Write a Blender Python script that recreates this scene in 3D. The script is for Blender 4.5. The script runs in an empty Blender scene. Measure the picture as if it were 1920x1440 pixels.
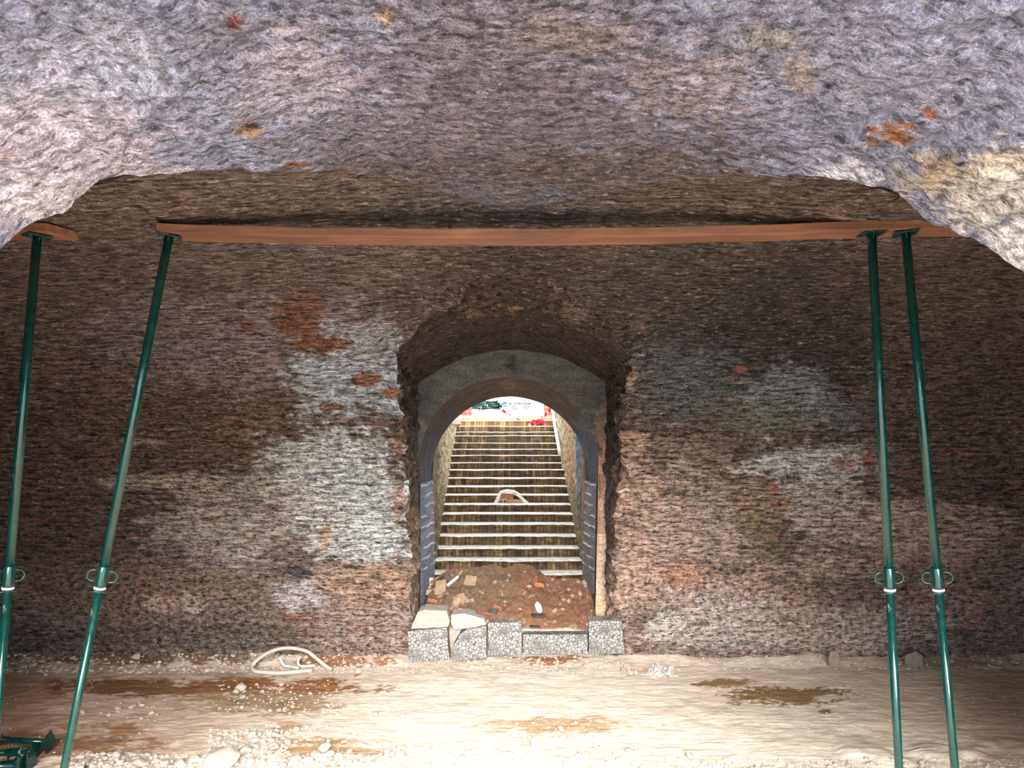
import bpy, bmesh, math, random
import numpy as np
from mathutils import Vector, Matrix, Quaternion

# ------------------------------------------------------------------ camera, sky, sun, exposure
scn = bpy.context.scene
C = scn.collection
F, HX, HY, EYE = 1386.7, 960.0, 800.0, 2.85          # focal length in px, horizon row, eye height (m)
cd = bpy.data.cameras.new('camera'); cam = bpy.data.objects.new('camera', cd); C.objects.link(cam)
cd.lens = 26.0; cd.sensor_width = 36.0; cd.shift_y = 80.0/1920.0; cd.clip_end = 200
cam.location = (0, 0, EYE); cam.rotation_euler = (math.radians(90), 0, 0)
scn.camera = cam
w = bpy.data.worlds.new('sky'); scn.world = w; w.use_nodes = True
wn = w.node_tree.nodes; wl = w.node_tree.links
bg = wn['Background']; bg.inputs['Strength'].default_value = 1.0
bg.inputs['Color'].default_value = (0.80, 0.90, 1.0, 1)
sd = bpy.data.lights.new('sun', 'SUN'); sun = bpy.data.objects.new('sun', sd); C.objects.link(sun)
sd.energy = 4.0; sd.angle = math.radians(44)   # hazy, wide sun
sd.energy = 4.0; sd.color = (1.0, 0.93, 0.84)
sun.rotation_euler = (math.radians(58), 0, math.radians(4))   # high sun behind the viewer
scn.view_settings.view_transform = 'Standard'; scn.view_settings.look = 'None'
scn.view_settings.exposure = 2.2; scn.view_settings.gamma = 1.0
scn.view_settings.use_curve_mapping = False

rng = random.Random(7)
nr = np.random.RandomState(5)

# ------------------------------------------------------------------ helpers
def px(x, y, d):
    """photo pixel + distance -> point of the place"""
    return Vector(((x-HX)/F*d, d, EYE-(y-HY)/F*d))
def tag(o, label=None, cat=None, group=None, kind=None):
    if label: o['label'] = label
    if cat: o['category'] = cat
    if group: o['group'] = group
    if kind: o['kind'] = kind
    return o
def empty(name, loc=(0, 0, 0), label=None, cat=None, group=None):
    o = bpy.data.objects.new(name, None); C.objects.link(o); o.location = loc
    o.empty_display_size = 0.1
    return tag(o, label, cat, group)
def copy_tree(o, parent=None):
    c = o.copy(); C.objects.link(c)
    if parent is not None: c.parent = parent
    for ch in [k for k in bpy.data.objects if k.parent == o]:
        copy_tree(ch, c)
    return c

def _h(ix, iy, iz, seed):
    n = (ix.astype(np.int64)*374761393 + iy.astype(np.int64)*668265263 + iz.astype(np.int64)*2147483647 + seed*974711) & 0xffffffff
    n = ((n ^ (n >> 13)) * 1274126177) & 0xffffffff
    n = (n ^ (n >> 16)) & 0xffffff
    return n.astype(np.float64)/8388607.5 - 1.0
def vnoise(x, y, z, seed=0):
    x = np.asarray(x, float); y = np.asarray(y, float)+0*x; z = np.asarray(z, float)+0*x
    ix, iy, iz = np.floor(x), np.floor(y), np.floor(z)
    fx, fy, fz = x-ix, y-iy, z-iz
    ux, uy, uz = fx*fx*(3-2*fx), fy*fy*(3-2*fy), fz*fz*(3-2*fz)
    r = 0
    for a in (0, 1):
        wa = ux if a else 1-ux
        for b in (0, 1):
            wb = uy if b else 1-uy
            for c in (0, 1):
                wc = uz if c else 1-uz
                r = r + wa*wb*wc*_h(ix+a, iy+b, iz+c, seed)
    return r
def fbm(x, y, z=0.0, seed=0, octv=4, gain=0.5):
    s = 0; a = 1; t = 0; k = 1.0
    x = np.asarray(x, float)
    for i in range(octv):
        s = s + a*vnoise(x*k, np.asarray(y)*k, np.asarray(z)*k+0*x, seed+i*17); t += a
        a *= gain; k *= 2.03
    return s/t
OW = 1.2; DOOR_Y = 9.4                               # recess round the doorway: half width, back plane
def rev_z(x, y):                                     # recess vault
    ap = 4.07 + (3.83-4.07)*(y-6.2)/(DOOR_Y-6.2)
    return ap - .43*(np.abs(x)/OW)**2.1
def sstep(a, b, v):
    t = np.clip((v-a)/(b-a), 0, 1); return t*t*(3-2*t)

def grid_mesh(name, X, Y, Z, U, V, col, mat, sty=None, parent=None, flip=False):
    ny, nx = X.shape
    co = np.stack([X, Y, Z], -1).reshape(-1, 3)
    idx = np.arange(ny*nx).reshape(ny, nx)
    q = np.stack([idx[:-1, :-1], idx[:-1, 1:], idx[1:, 1:], idx[1:, :-1]], -1).reshape(-1, 4)
    if flip: q = q[:, ::-1]
    me = bpy.data.meshes.new(name)
    me.vertices.add(len(co)); me.vertices.foreach_set('co', co.astype(np.float32).ravel())
    me.loops.add(q.size); me.loops.foreach_set('vertex_index', q.astype(np.int32).ravel())
    me.polygons.add(len(q)); me.polygons.foreach_set('loop_start', np.arange(0, q.size, 4, dtype=np.int32))
    me.update(calc_edges=True)
    uvl = me.uv_layers.new(name='UVMap')
    uv = np.stack([U, V], -1).reshape(-1, 2)[q.ravel()]
    uvl.data.foreach_set('uv', uv.astype(np.float32).ravel())
    ca = me.color_attributes.new('Col', 'FLOAT_COLOR', 'POINT')
    cc = np.ones((ny*nx, 4)); cc[:, :3] = np.clip(col.reshape(-1, 3), 0, 1)
    ca.data.foreach_set('color', cc.astype(np.float32).ravel())
    sa = me.attributes.new('Sty', 'FLOAT', 'POINT')
    s = np.zeros(ny*nx) if sty is None else np.asarray(sty).reshape(-1)
    sa.data.foreach_set('value', s.astype(np.float32))
    me.polygons.foreach_set('use_smooth', np.ones(len(q), dtype=bool))
    me.materials.append(mat); me.validate(); me.update()
    o = bpy.data.objects.new(name, me); C.objects.link(o)
    if parent: o.parent = parent
    return o
def normals(X, Y, Z):
    P = np.stack([X, Y, Z], -1)
    a = np.gradient(P, axis=1); b = np.gradient(P, axis=0)
    n = np.cross(a, b); n /= (np.linalg.norm(n, axis=-1, keepdims=True)+1e-9)
    return n
def wobble(X, Y, Z, amp=0.02):
    """the same noise everywhere, so patches stay joined"""
    dx = fbm(X*1.3, Y*1.3, Z*1.3, 1, 4)*amp + fbm(X*7, Y*7, Z*7, 2, 3)*amp*.55
    dy = fbm(X*1.3, Y*1.3, Z*1.3, 11, 4)*amp + fbm(X*7, Y*7, Z*7, 12, 3)*amp*.55
    dz = fbm(X*1.3, Y*1.3, Z*1.3, 21, 4)*amp + fbm(X*7, Y*7, Z*7, 22, 3)*amp*.55
    # broken edges round the doorway recess
    k = np.exp(-((np.abs(X)-1.2)/.16)**2)*sstep(6.6, 7.2, Y)*sstep(9.4, 9.1, Y) + np.exp(-((np.abs(X))/1.1)**4)*np.exp(-((Z-rev_z(X, Y))/.08)**2)*sstep(5.9, 6.2, Y)*sstep(7.6, 7.3, Y)
    a = .12*k
    dx = dx + a*fbm(X*6, Y*6, Z*6, 3, 4, .6); dz = dz + a*fbm(X*6, Y*6, Z*6, 23, 4, .6); dy = dy + .5*a*fbm(X*6, Y*6, Z*6, 13, 4, .6)
    return dx, dy, dz
def proj(X, Y, Z):
    Yc = np.maximum(Y, .3)
    return HX + X/Yc*F, HY - (Z-EYE)/Yc*F
def relief(X, Y, Z, U, V, amp, fade, coarse=1.0, sgn=1.0):
    """flaked courses pushed along the surface normal, faded at the patch edges"""
    n = normals(X, Y, Z)*sgn
    rows = V/0.068 + .25*fbm(U*1.2, V*1.2, 0, 31, 2)
    joint = np.exp(-((rows-np.round(rows))/0.16)**2)
    fl = fbm(U*4.5, V*20, 0, 33, 4, .6)
    h = amp*(fl*1.0 - .45*joint*(0.4+.6*sstep(-.2, .3, fbm(U*1.1, V*1.1, 0, 35, 3)))) + amp*1.1*coarse*fbm(U*6, V*8, 0, 37, 3)
    h = h*fade
    return X+n[..., 0]*h, Y+n[..., 1]*h, Z+n[..., 2]*h
def edge_fade(ny, nx, top=1, bot=1, lef=1, rig=1, k=5):
    r = np.arange(ny)[:, None]; c = np.arange(nx)[None, :]
    f = np.ones((ny, nx))
    if top: f = np.minimum(f, r/k)
    if bot: f = np.minimum(f, (ny-1-r)/k)
    if lef: f = np.minimum(f, c/k)
    if rig: f = np.minimum(f, (nx-1-c)/k)
    return np.clip(f, 0, 1)
def lin(r, g, b):
    f = lambda c: (c/255/12.92) if c/255 <= .04045 else ((c/255+.055)/1.055)**2.4
    return np.array([f(r), f(g), f(b)])
def paint(base, A, B, blobs, sx=1.0, sy=1.0, seed=50, rag=.45, nz=(34., 12.)):
    """stains and painted shade with ragged outlines.  blob: (a, b, ra, rb, colour, strength[, softness])"""
    col = np.array(base, float)
    if col.ndim == 1: col = np.ones(A.shape+(3,))*col
    n1 = fbm(A/nz[0]/2.2, B/nz[1]/2.2, 0, seed, 5, .62)
    n2 = fbm(A/nz[0]*2, B/nz[1]*2, 0, seed+9, 3, .6)
    n3 = fbm(A/nz[0]*3.2, B/nz[1]*2.6, 0, seed+19, 4, .65)
    for b in blobs:
        a0, b0, ra, rb, c, s = b[:6]; soft = b[6] if len(b) > 6 else .5
        r = np.sqrt(((A-a0)/ra)**2 + ((B-b0)/rb)**2)
        if soft < .3: m = sstep(-soft, soft, 1 - r + 1.15*n1 + .9*n3)*s
        else: m = sstep(-soft*.7, soft*.7, 1 - r + 1.5*rag*(n1+.7*n2) + .35*n3)*s
        col = col*(1-m[..., None]) + np.array(c)*m[..., None]
    return col

# ------------------------------------------------------------------ materials
def nt(name):
    m = bpy.data.materials.new(name); m.use_nodes = True
    return m, m.node_tree.nodes, m.node_tree.links, m.node_tree.nodes['Principled BSDF']
def mth(N, L, op, a, b=None, c=None, clamp=False):
    n = N.new('ShaderNodeMath'); n.operation = op; n.use_clamp = clamp
    for i, v in enumerate((a, b, c)):
        if v is None: continue
        if isinstance(v, (int, float)): n.inputs[i].default_value = v
        else: L.new(v, n.inputs[i])
    return n.outputs[0]
def mapr(N, L, v, a, b, c, d, smooth=False):
    n = N.new('ShaderNodeMapRange'); n.inputs[1].default_value = a; n.inputs[2].default_value = b
    n.inputs[3].default_value = c; n.inputs[4].default_value = d
    if smooth: n.interpolation_type = 'SMOOTHSTEP'
    L.new(v, n.inputs[0]); return n.outputs[0]
def vmul(N, L, v, s):
    n = N.new('ShaderNodeVectorMath'); n.operation = 'MULTIPLY'; n.inputs[1].default_value = s
    L.new(v, n.inputs[0]); return n.outputs[0]
def vadd(N, L, v, w_):
    n = N.new('ShaderNodeVectorMath'); n.operation = 'ADD'
    L.new(v, n.inputs[0]); L.new(w_, n.inputs[1]); return n.outputs[0]
def noise(N, L, v, scale=1., detail=6., rough=.6, dist=0., color=False):
    n = N.new('ShaderNodeTexNoise'); n.inputs['Scale'].default_value = scale
    n.inputs['Detail'].default_value = detail; n.inputs['Roughness'].default_value = rough
    n.inputs['Distortion'].default_value = dist
    if v is not None: L.new(v, n.inputs['Vector'])
    return n.outputs['Color'] if color else n.outputs['Fac']
def mixc(N, L, f, a, b, mode='MIX'):
    n = N.new('ShaderNodeMix'); n.data_type = 'RGBA'; n.blend_type = mode
    if isinstance(f, (int, float)): n.inputs[0].default_value = f
    else: L.new(f, n.inputs[0])
    for i, v in ((6, a), (7, b)):
        if isinstance(v, (tuple, list)): n.inputs[i].default_value = (*v[:3], 1)
        else: L.new(v, n.inputs[i])
    return n.outputs[2]
def scalec(N, L, c, f):
    n = N.new('ShaderNodeVectorMath'); n.operation = 'SCALE'
    L.new(c, n.inputs[0])
    if isinstance(f, (int, float)): n.inputs['Scale'].default_value = f
    else: L.new(f, n.inputs['Scale'])
    return n.outputs[0]

def masonry(name, su=5., sv=26., contrast=1.0, bricks=.5, bump=.9, bdist=.03, chroma=.16, iso=14., pale=.25):
    m, N, L, P = nt(name)
    uv = N.new('ShaderNodeUVMap').outputs[0]
    col = N.new('ShaderNodeAttribute'); col.attribute_name = 'Col'
    sty = N.new('ShaderNodeAttribute'); sty.attribute_name = 'Sty'
    wv = noise(N, L, vmul(N, L, uv, (3, 6, 1)), 1, 3, .5, color=True)
    wv = vmul(N, L, wv, (.06, .03, 0)); wuv = vadd(N, L, uv, wv)
    A = noise(N, L, vmul(N, L, wuv, (su, sv, 1)), 1, 3, .6)
    gr = noise(N, L, vmul(N, L, wuv, (su*4.2, sv*1.9, 1)), 1, 5, .72)
    A = mth(N, L, 'ADD', mth(N, L, 'MULTIPLY', A, .58), mth(N, L, 'MULTIPLY', gr, .42))
    B = noise(N, L, vmul(N, L, wuv, (iso, iso*1.15, 1)), 1, 8, .7)
    A2 = mth(N, L, 'MULTIPLY', A, mth(N, L, 'SUBTRACT', 1, sty.outputs['Fac']))
    D = mth(N, L, 'ADD', A2, mth(N, L, 'MULTIPLY', B, sty.outputs['Fac']))
    f1 = mapr(N, L, D, .41, .59, 1-.6*contrast, 1+.6*contrast)
    crev = noise(N, L, vmul(N, L, wuv, (su*2.6, sv*1.6, 1)), 1, 4, .66)
    f2 = mapr(N, L, crev, .37, .43, 1-.6*contrast, 1.0, True)  # crevice shade put into the colour, beyond what the bump gives
    fine = noise(N, L, vmul(N, L, uv, (su*14, sv*4.4, 1)), 1, 3, .7)
    f3 = mapr(N, L, fine, .35, .65, .62, 1.38)
    rg = noise(N, L, vmul(N, L, wuv, (su*2.8, sv*1.3, 1)), 1, 5, .7)
    rd = mth(N, L, 'ABSOLUTE', mth(N, L, 'SUBTRACT', rg, .5))
    edge_hi = mapr(N, L, rd, .0, .018, 1+.9*contrast, 1.0)  # thin pale lines painted as highlights on flake edges, dark lines beside them
    edge_lo = mapr(N, L, mth(N, L, 'ABSOLUTE', mth(N, L, 'SUBTRACT', rg, .47)), .0, .016, 1-.65*contrast, 1.0)
    f2 = mth(N, L, 'MULTIPLY', f2, mth(N, L, 'MULTIPLY', edge_hi, edge_lo))
    bt = N.new('ShaderNodeTexBrick'); L.new(wuv, bt.inputs['Vector'])
    bt.inputs['Scale'].default_value = 1; bt.inputs['Brick Width'].default_value = .25
    bt.inputs['Row Height'].default_value = .068; bt.inputs['Mortar Size'].default_value = .009
    bt.inputs['Mortar Smooth'].default_value = .6
    bt.inputs['Color1'].default_value = (.75, .75, .75, 1); bt.inputs['Color2'].default_value = (1.2, 1.2, 1.2, 1)
    bt.inputs['Mortar'].default_value = (.55, .55, .55, 1)
    big = noise(N, L, uv, 1.6, 3, .6)
    bm_ = mth(N, L, 'MULTIPLY', mapr(N, L, big, .4, .6, .2, 1), bricks)
    bm_ = mth(N, L, 'MULTIPLY', bm_, mth(N, L, 'SUBTRACT', 1, sty.outputs['Fac']))
    bc = mixc(N, L, bm_, (1, 1, 1), bt.outputs['Color'])
    c = scalec(N, L, col.outputs['Color'], mth(N, L, 'MULTIPLY', mth(N, L, 'MULTIPLY', f1, f2), f3))
    c = mixc(N, L, 1.0, c, bc, 'MULTIPLY')
    # salts blooming on the flakes
    salt = noise(N, L, vmul(N, L, wuv, (su*2.3, sv*1.5, 1)), 1, 6, .7)
    c = mixc(N, L, mth(N, L, 'MULTIPLY', mapr(N, L, salt, .56, .66, 0, 1, True), pale), c, (.62, .58, .54))
    ch = noise(N, L, vmul(N, L, uv, (2.2, 4.5, 1)), 1, 6, .6, color=True)
    one = mixc(N, L, chroma, (.5, .5, .5), ch); one = scalec(N, L, one, 2.0)
    c = mixc(N, L, 1.0, c, one, 'MULTIPLY')
    L.new(c, P.inputs['Base Color'])
    P.inputs['Roughness'].default_value = .88; P.inputs['Specular IOR Level'].default_value = .25
    h = mth(N, L, 'ADD', mth(N, L, 'MULTIPLY', D, 1.0), mth(N, L, 'MULTIPLY', fine, .22))
    h = mth(N, L, 'ADD', h, mth(N, L, 'MULTIPLY', mapr(N, L, crev, .36, .46, 0, 1), .35))
    h = mth(N, L, 'SUBTRACT', h, mth(N, L, 'MULTIPLY', mth(N, L, 'MULTIPLY', bt.outputs['Fac'], bm_), .5))
    b = N.new('ShaderNodeBump'); b.inputs['Strength'].default_value = bump; b.inputs['Distance'].default_value = bdist
    L.new(h, b.inputs['Height']); L.new(b.outputs[0], P.inputs['Normal'])
    return m

def plain(name, c, rough=.8, var=.25, scale=12, bump=.3, bdist=.01, metal=0., c2=None, spec=.3, stretch=(1, 1, 1), detail=6):
    m, N, L, P = nt(name)
    tc = N.new('ShaderNodeTexCoord').outputs['Object']
    v = vmul(N, L, tc, stretch)
    n = noise(N, L, v, scale, detail, .65)
    lo = tuple(max(0, k*(1-var)) for k in c); hi = tuple(min(1, k*(1+var)) for k in c)
    if c2 is not None: lo = c2; hi = c
    cc = mixc(N, L, mapr(N, L, n, .33, .67, 0, 1), lo, hi)
    L.new(cc, P.inputs['Base Color'])
    P.inputs['Roughness'].default_value = rough; P.inputs['Metallic'].default_value = metal
    P.inputs['Specular IOR Level'].default_value = spec
    if bump:
        b = N.new('ShaderNodeBump'); b.inputs['Strength'].default_value = bump; b.inputs['Distance'].default_value = bdist
        L.new(n, b.inputs['Height']); L.new(b.outputs[0], P.inputs['Normal'])
    return m

M_wall = masonry('old_brick_wall', 6, 24, 1.2, .65, 1.0, .045, chroma=.12, pale=.5)
M_ceil = masonry('limewashed_vault', 6.5, 19, .85, .2, 1.0, .045, chroma=.05, iso=18, pale=.42)
M_soot = masonry('sooty_reveal', 6, 22, 1.0, .25, 1.0, .04, pale=.28)
M_stairwall = masonry('stairwell_masonry', 9, 9, 1.15, .2, 1.0, .06, iso=8)
M_concrete = plain('grey_render', (.085, .085, .082), .85, .3, 5, .35, .01, c2=(.05, .05, .05))

# ------------------------------------------------------------------ colours
WASH = lin(205, 212, 216)/1.0
SOOT_SHADE = np.array((.045, .042, .045)); BROWN = np.array((.135, .095, .075)); RUST = np.array((.17, .075, .03))
TAUPE = np.array((.20, .155, .135)); PINK = np.array((.50, .37, .29)); LILAC = np.array((.27, .235, .255))

# ------------------------------------------------------------------ the cross tunnel's section (distance y, height z)
NEAR = [(2.95, -.1), (2.95, 2.2), (3.0, 3.0), (3.1, 3.45), (3.2, 3.66), (3.38, 3.93), (3.5, 4.02), (3.6, 4.08), (3.85, 4.15), (4.2, 4.19), (4.6, 4.2)]
FAR = [(4.6, 4.2), (5.2, 4.185), (5.8, 4.13), (6.3, 4.04), (6.8, 3.91), (7.2, 3.73), (7.5, 3.55), (7.85, 3.22), (8.1, 2.87), (8.32, 2.45), (8.52, 2.0), (8.72, 1.45), (8.85, 1.0), (8.95, .5), (9.02, .1), (9.05, -.12)]
def smooth_poly(pts, n):
    p = np.array(pts, float)
    s = np.concatenate([[0], np.cumsum(np.hypot(*np.diff(p, axis=0).T))])
    t = np.linspace(0, s[-1], 600)
    a = np.stack([np.interp(t, s, p[:, 0]), np.interp(t, s, p[:, 1])], -1)
    k = 25; ker = np.hanning(k); ker /= ker.sum()
    pad = np.vstack([2*a[0]-a[k:0:-1], a, 2*a[-1]-a[-2:-k-2:-1]])
    b = np.stack([np.convolve(pad[:, i], ker, 'same')[k:-k] for i in (0, 1)], -1)
    s2 = np.concatenate([[0], np.cumsum(np.hypot(*np.diff(b, axis=0).T))])
    tt = np.linspace(0, s2[-1], n)
    return np.interp(tt, s2, b[:, 0]), np.interp(tt, s2, b[:, 1]), tt
fy, fz, fs = smooth_poly(FAR, 900)
def crown_drop(x, y):
    return -.075*sstep(1.1, 2.4, np.abs(x))*sstep(3.7, 4.3, y)*(1-sstep(5, 6.2, y))


# ------------------------------------------------------------------ paint lists in photo rows/columns of the wall
W_BLOBS = [
 (330, 560, 420, 190, lin(100, 84, 82), .75, .6),
 (120, 860, 260, 260, lin(86, 62, 54), .7, .6),
 (380, 800, 260, 130, lin(84, 62, 50), .75, .5),
 (560, 820, 200, 60, lin(100, 76, 56), .6, .5),
 (470, 640, 260, 90, lin(140, 122, 128), .6, .5),
 (655, 700, 105, 95, lin(168, 180, 192), .95, .35),
 (690, 640, 60, 60, lin(150, 150, 155), .7, .4),
 (640, 930, 150, 115, lin(196, 204, 206), .95, .4),
 (690, 1020, 90, 45, lin(205, 212, 214), .9, .3),
 (480, 960, 150, 80, lin(150, 140, 130), .6, .6),
 (420, 1010, 130, 60, lin(128, 118, 112), .6, .5),
 (300, 905, 110, 14, lin(150, 132, 115), .7, .5),
 (270, 830, 50, 8, lin(150, 132, 115), .6, .4),
 (560, 590, 42, 45, lin(122, 74, 40), 1, .12),
 (590, 648, 68, 16, lin(122, 74, 40), 1, .12),
 (465, 610, 10, 12, lin(120, 76, 46), .9, .2),
 (405, 545, 24, 6, lin(90, 62, 50), .9, .2),
 (688, 712, 22, 10, lin(135, 84, 55), 1, .15),
 (630, 764, 38, 7, lin(130, 84, 55), 1, .15),
 (735, 740, 20, 10, lin(130, 84, 55), 1, .15),
 (720, 793, 50, 3, lin(120, 80, 50), .9, .2),
 (742, 840, 8, 16, lin(140, 90, 68), .9, .2),
 (745, 940, 8, 36, lin(138, 92, 70), .75, .3),
 (700, 1090, 110, 40, lin(140, 104, 76), .7, .5),
 (610, 1010, 12, 25, lin(150, 125, 80), .7, .3),
 (560, 1170, 45, 55, lin(108, 66, 52), .8, .35),
 (560, 1120, 50, 25, lin(170, 165, 175), .8, .3),
 (540, 1068, 10, 6, SOOT_SHADE, 1, .15), (560, 1072, 8, 14, SOOT_SHADE, 1, .15), (576, 1075, 7, 7, SOOT_SHADE, 1, .15),
 (420, 1190, 160, 40, lin(82, 72, 66), .8, .5),
 (240, 1110, 220, 50, lin(112, 84, 70), .6, .5),
 (300, 1195, 330, 22, lin(70, 58, 50), .6, .4),
 (330, 1130, 60, 18, lin(142, 112, 100), .7, .4),
 (680, 1170, 100, 60, lin(122, 100, 84), .6, .5),
 (360, 1143, 16, 5, lin(190, 178, 165), 1, .2), (655, 1233, 12, 6, lin(215, 200, 180), 1, .2),
 # right of the doorway
 (1420, 620, 300, 165, lin(54, 49, 50), .9, .5),
 (1250, 520, 200, 80, lin(76, 67, 60), .6, .5),
 (1280, 720, 120, 80, lin(92, 98, 104), .55, .5),
 (1480, 740, 80, 60, lin(112, 122, 132), .8, .4),
 (1560, 780, 60, 30, lin(96, 108, 120), .7, .4),
 (1440, 790, 110, 35, lin(100, 98, 76), .6, .5),
 (1290, 870, 120, 60, lin(128, 112, 96), .6, .5),
 (1300, 980, 130, 80, lin(176, 150, 130), .85, .5),
 (1540, 870, 130, 45, lin(178, 178, 176), .9, .35),
 (1450, 920, 50, 14, lin(190, 188, 184), .9, .3),
 (1570, 960, 130, 60, lin(170, 160, 150), .75, .5),
 (1420, 960, 55, 50, lin(122, 98, 66), .85, .35),
 (1440, 1020, 30, 35, lin(104, 88, 66), .8, .3),
 (1630, 860, 16, 20, lin(128, 70, 55), .95, .2),
 (1585, 870, 25, 10, lin(160, 110, 90), .8, .3),
 (1452, 915, 10, 4, lin(180, 80, 55), 1, .2), (1388, 691, 11, 4, lin(160, 80, 50), 1, .2),
 (1655, 930, 60, 4, lin(130, 66, 50), .8, .3), (1460, 942, 8, 5, lin(180, 110, 80), 1, .2),
 (1380, 855, 9, 10, lin(80, 55, 35), .9, .2),
 (1780, 720, 160, 240, lin(86, 70, 66), .7, .6),
 (1800, 850, 40, 8, lin(112, 62, 52), .8, .2), (1760, 815, 30, 4, lin(112, 62, 52), .8, .2), (1810, 790, 25, 5, lin(100, 56, 48), .8, .2),
 (1700, 1000, 170, 60, lin(150, 122, 112), .7, .5),
 (1780, 1130, 110, 60, lin(128, 92, 80), .8, .4),
 (1900, 1120, 60, 90, lin(100, 82, 76), .7, .5),
 (1280, 1100, 170, 60, lin(172, 140, 120), .7, .5),
 (1290, 1070, 50, 28, lin(172, 120, 88), .8, .35),
 (1450, 1140, 80, 50, lin(140, 108, 84), .8, .4),
 (1560, 1060, 60, 30, lin(180, 150, 130), .6, .4),
 (1350, 1170, 130, 50, lin(178, 164, 156), .8, .5),
 (1250, 1170, 40, 30, lin(200, 192, 184), .8, .3),
 (1600, 1180, 160, 40, lin(156, 138, 122), .7, .5),
 (1185, 705, 10, 22, lin(170, 145, 118), .9, .3),
 (1178, 820, 10, 20, lin(170, 115, 80), .8, .3), (1168, 940, 14, 8, lin(170, 100, 75), .8, .3),
 (1190, 1000, 40, 180, lin(190, 150, 122), .6, .5),
 (700, 662, 60, 3, SOOT_SHADE, .8, .2), (800, 1240, 1, 1, SOOT_SHADE, 0, .2),
 # upper vault
 (560, 500, 280, 40, lin(108, 92, 84), .6, .5),
 (1300, 360, 400, 40, lin(98, 82, 72), .6, .5),
 (980, 500, 130, 60, lin(70, 58, 52), .8, .5),
 (960, 405, 400, 18, SOOT_SHADE, .55, .5),  # dark strip painting the shade in the gap above the plank
]

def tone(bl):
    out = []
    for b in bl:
        c = np.array(b[4]); g = 1 + .85*float(np.clip((b[1]-700)/300., 0, 1)); l = c.mean()  # lower stains lightened: light on the lower wall put into their colour
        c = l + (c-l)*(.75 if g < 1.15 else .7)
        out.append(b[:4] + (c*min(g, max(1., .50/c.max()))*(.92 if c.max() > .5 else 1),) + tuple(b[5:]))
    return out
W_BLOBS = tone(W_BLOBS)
def far_patch(x0, x1, nx, name_seed=0, mid=False, ny=330):
    xs = np.linspace(x0, x1, nx)
    Xg = np.tile(xs, (ny, 1)); T = np.zeros((ny, nx))
    smax = fs[-1]
    for i, x in enumerate(xs):
        if mid:
            k = np.argmax(fz < rev_z(x, fy)); s1 = fs[k]
        else: s1 = smax
        T[:, i] = np.linspace(0, s1, ny)
    Yg = np.interp(T, fs, fy); Zg = np.interp(T, fs, fz) + crown_drop(Xg, Yg)
    return Xg, Yg, Zg, T
def far_build(name, x0, x1, nx, mid=False, ny=330, amp=.016, fl=(1, 1, 1, 1)):
    X, Y, Z, T = far_patch(x0, x1, nx, mid=mid, ny=ny)
    A, B = proj(X, Y, Z)
    base = np.ones(X.shape+(3,))*lin(95, 81, 76)*(1+.75*sstep(2.6, .8, Z))[..., None]  # base paler low down, painting in the light there
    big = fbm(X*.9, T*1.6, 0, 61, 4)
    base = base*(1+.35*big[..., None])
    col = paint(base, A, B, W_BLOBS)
    # single bare or dark bricks
    br = _h(np.floor(X/.25+.5*(np.floor(T/.068) % 2)), np.floor(T/.068), 0*X, 71)
    cl = fbm(X*1.4, T*1.4, 0, 73, 3)
    m = ((br > .92)*(cl > -.05)*(.2+.35*sstep(3.6, 2.6, Z)))[..., None]
    col = col*(1-m) + lin(124, 80, 64)*m
    m = ((br < -.93)*.45)[..., None]; col = col*(1-m) + lin(60, 50, 46)*m
    lower = sstep(1.3, 1.0, Z)
    sty = np.clip(.75*sstep(1.9, .7, Z)*(.7+.9*fbm(X*1.5, T*1.5, 0, 75, 3)), 0, 1)
    fade = edge_fade(*X.shape, *fl)
    a = amp*(1+.5*lower)
    U, V = X.copy(), T.copy()
    X2, Y2, Z2 = relief(X, Y, Z, U, V, a, fade)
    d = wobble(X, Y, Z, .022)
    return grid_mesh(name, X2+d[0], Y2+d[1], Z2+d[2], U, V, col, M_wall, sty)

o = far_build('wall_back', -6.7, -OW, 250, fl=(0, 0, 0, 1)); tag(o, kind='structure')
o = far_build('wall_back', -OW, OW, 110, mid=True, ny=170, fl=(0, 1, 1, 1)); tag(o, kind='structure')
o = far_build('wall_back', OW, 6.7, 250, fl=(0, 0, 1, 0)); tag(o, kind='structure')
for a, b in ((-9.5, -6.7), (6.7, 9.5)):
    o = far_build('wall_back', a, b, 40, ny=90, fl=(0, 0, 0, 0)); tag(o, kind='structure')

# near slope of the cross vault, from the groin to the crown
GR = [(-3.9, 2.95, -.1), (-3.85, 2.95, 1.0), (-3.6, 2.96, 1.9), (-3.1, 2.99, 2.8), (-2.5, 3.1, 3.42)]
for a, b, d in ((0, 440, 3.2), (50, 390, 3.25), (100, 372, 3.3), (180, 345, 3.38), (250, 328, 3.45), (450, 320, 3.6), (640, 325, 3.85), (800, 352, 4.2), (960, 398, 4.6),
                (1120, 360, 4.2), (1350, 320, 3.75), (1560, 332, 3.5), (1650, 350, 3.4), (1750, 385, 3.3), (1830, 412, 3.25), (1880, 448, 3.2), (1900, 470, 3.18), (1920, 481, 3.15)):
    p = px(a, b, d); GR.append(tuple(p))
GR += [(2.5, 3.08, 3.32), (3.1, 3.0, 2.75), (3.6, 2.96, 1.9), (3.85, 2.95, 1.0), (3.9, 2.95, -.1)]
GR = np.array(GR)
gs = np.concatenate([[0], np.cumsum(np.linalg.norm(np.diff(GR, axis=0), axis=1))])
nG = 480
gt = np.linspace(0, gs[-1], nG)
G = np.stack([np.interp(gt, gs, GR[:, i]) for i in range(3)], -1)
ker = np.hanning(13); ker /= ker.sum()
for i in range(3):
    pd = np.concatenate([np.full(12, G[0, i]), G[:, i], np.full(12, G[-1, i])]); G[:, i] = np.convolve(pd, ker, 'same')[12:-12]
ny_, nz_, ns_ = smooth_poly(NEAR, 600)
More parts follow.
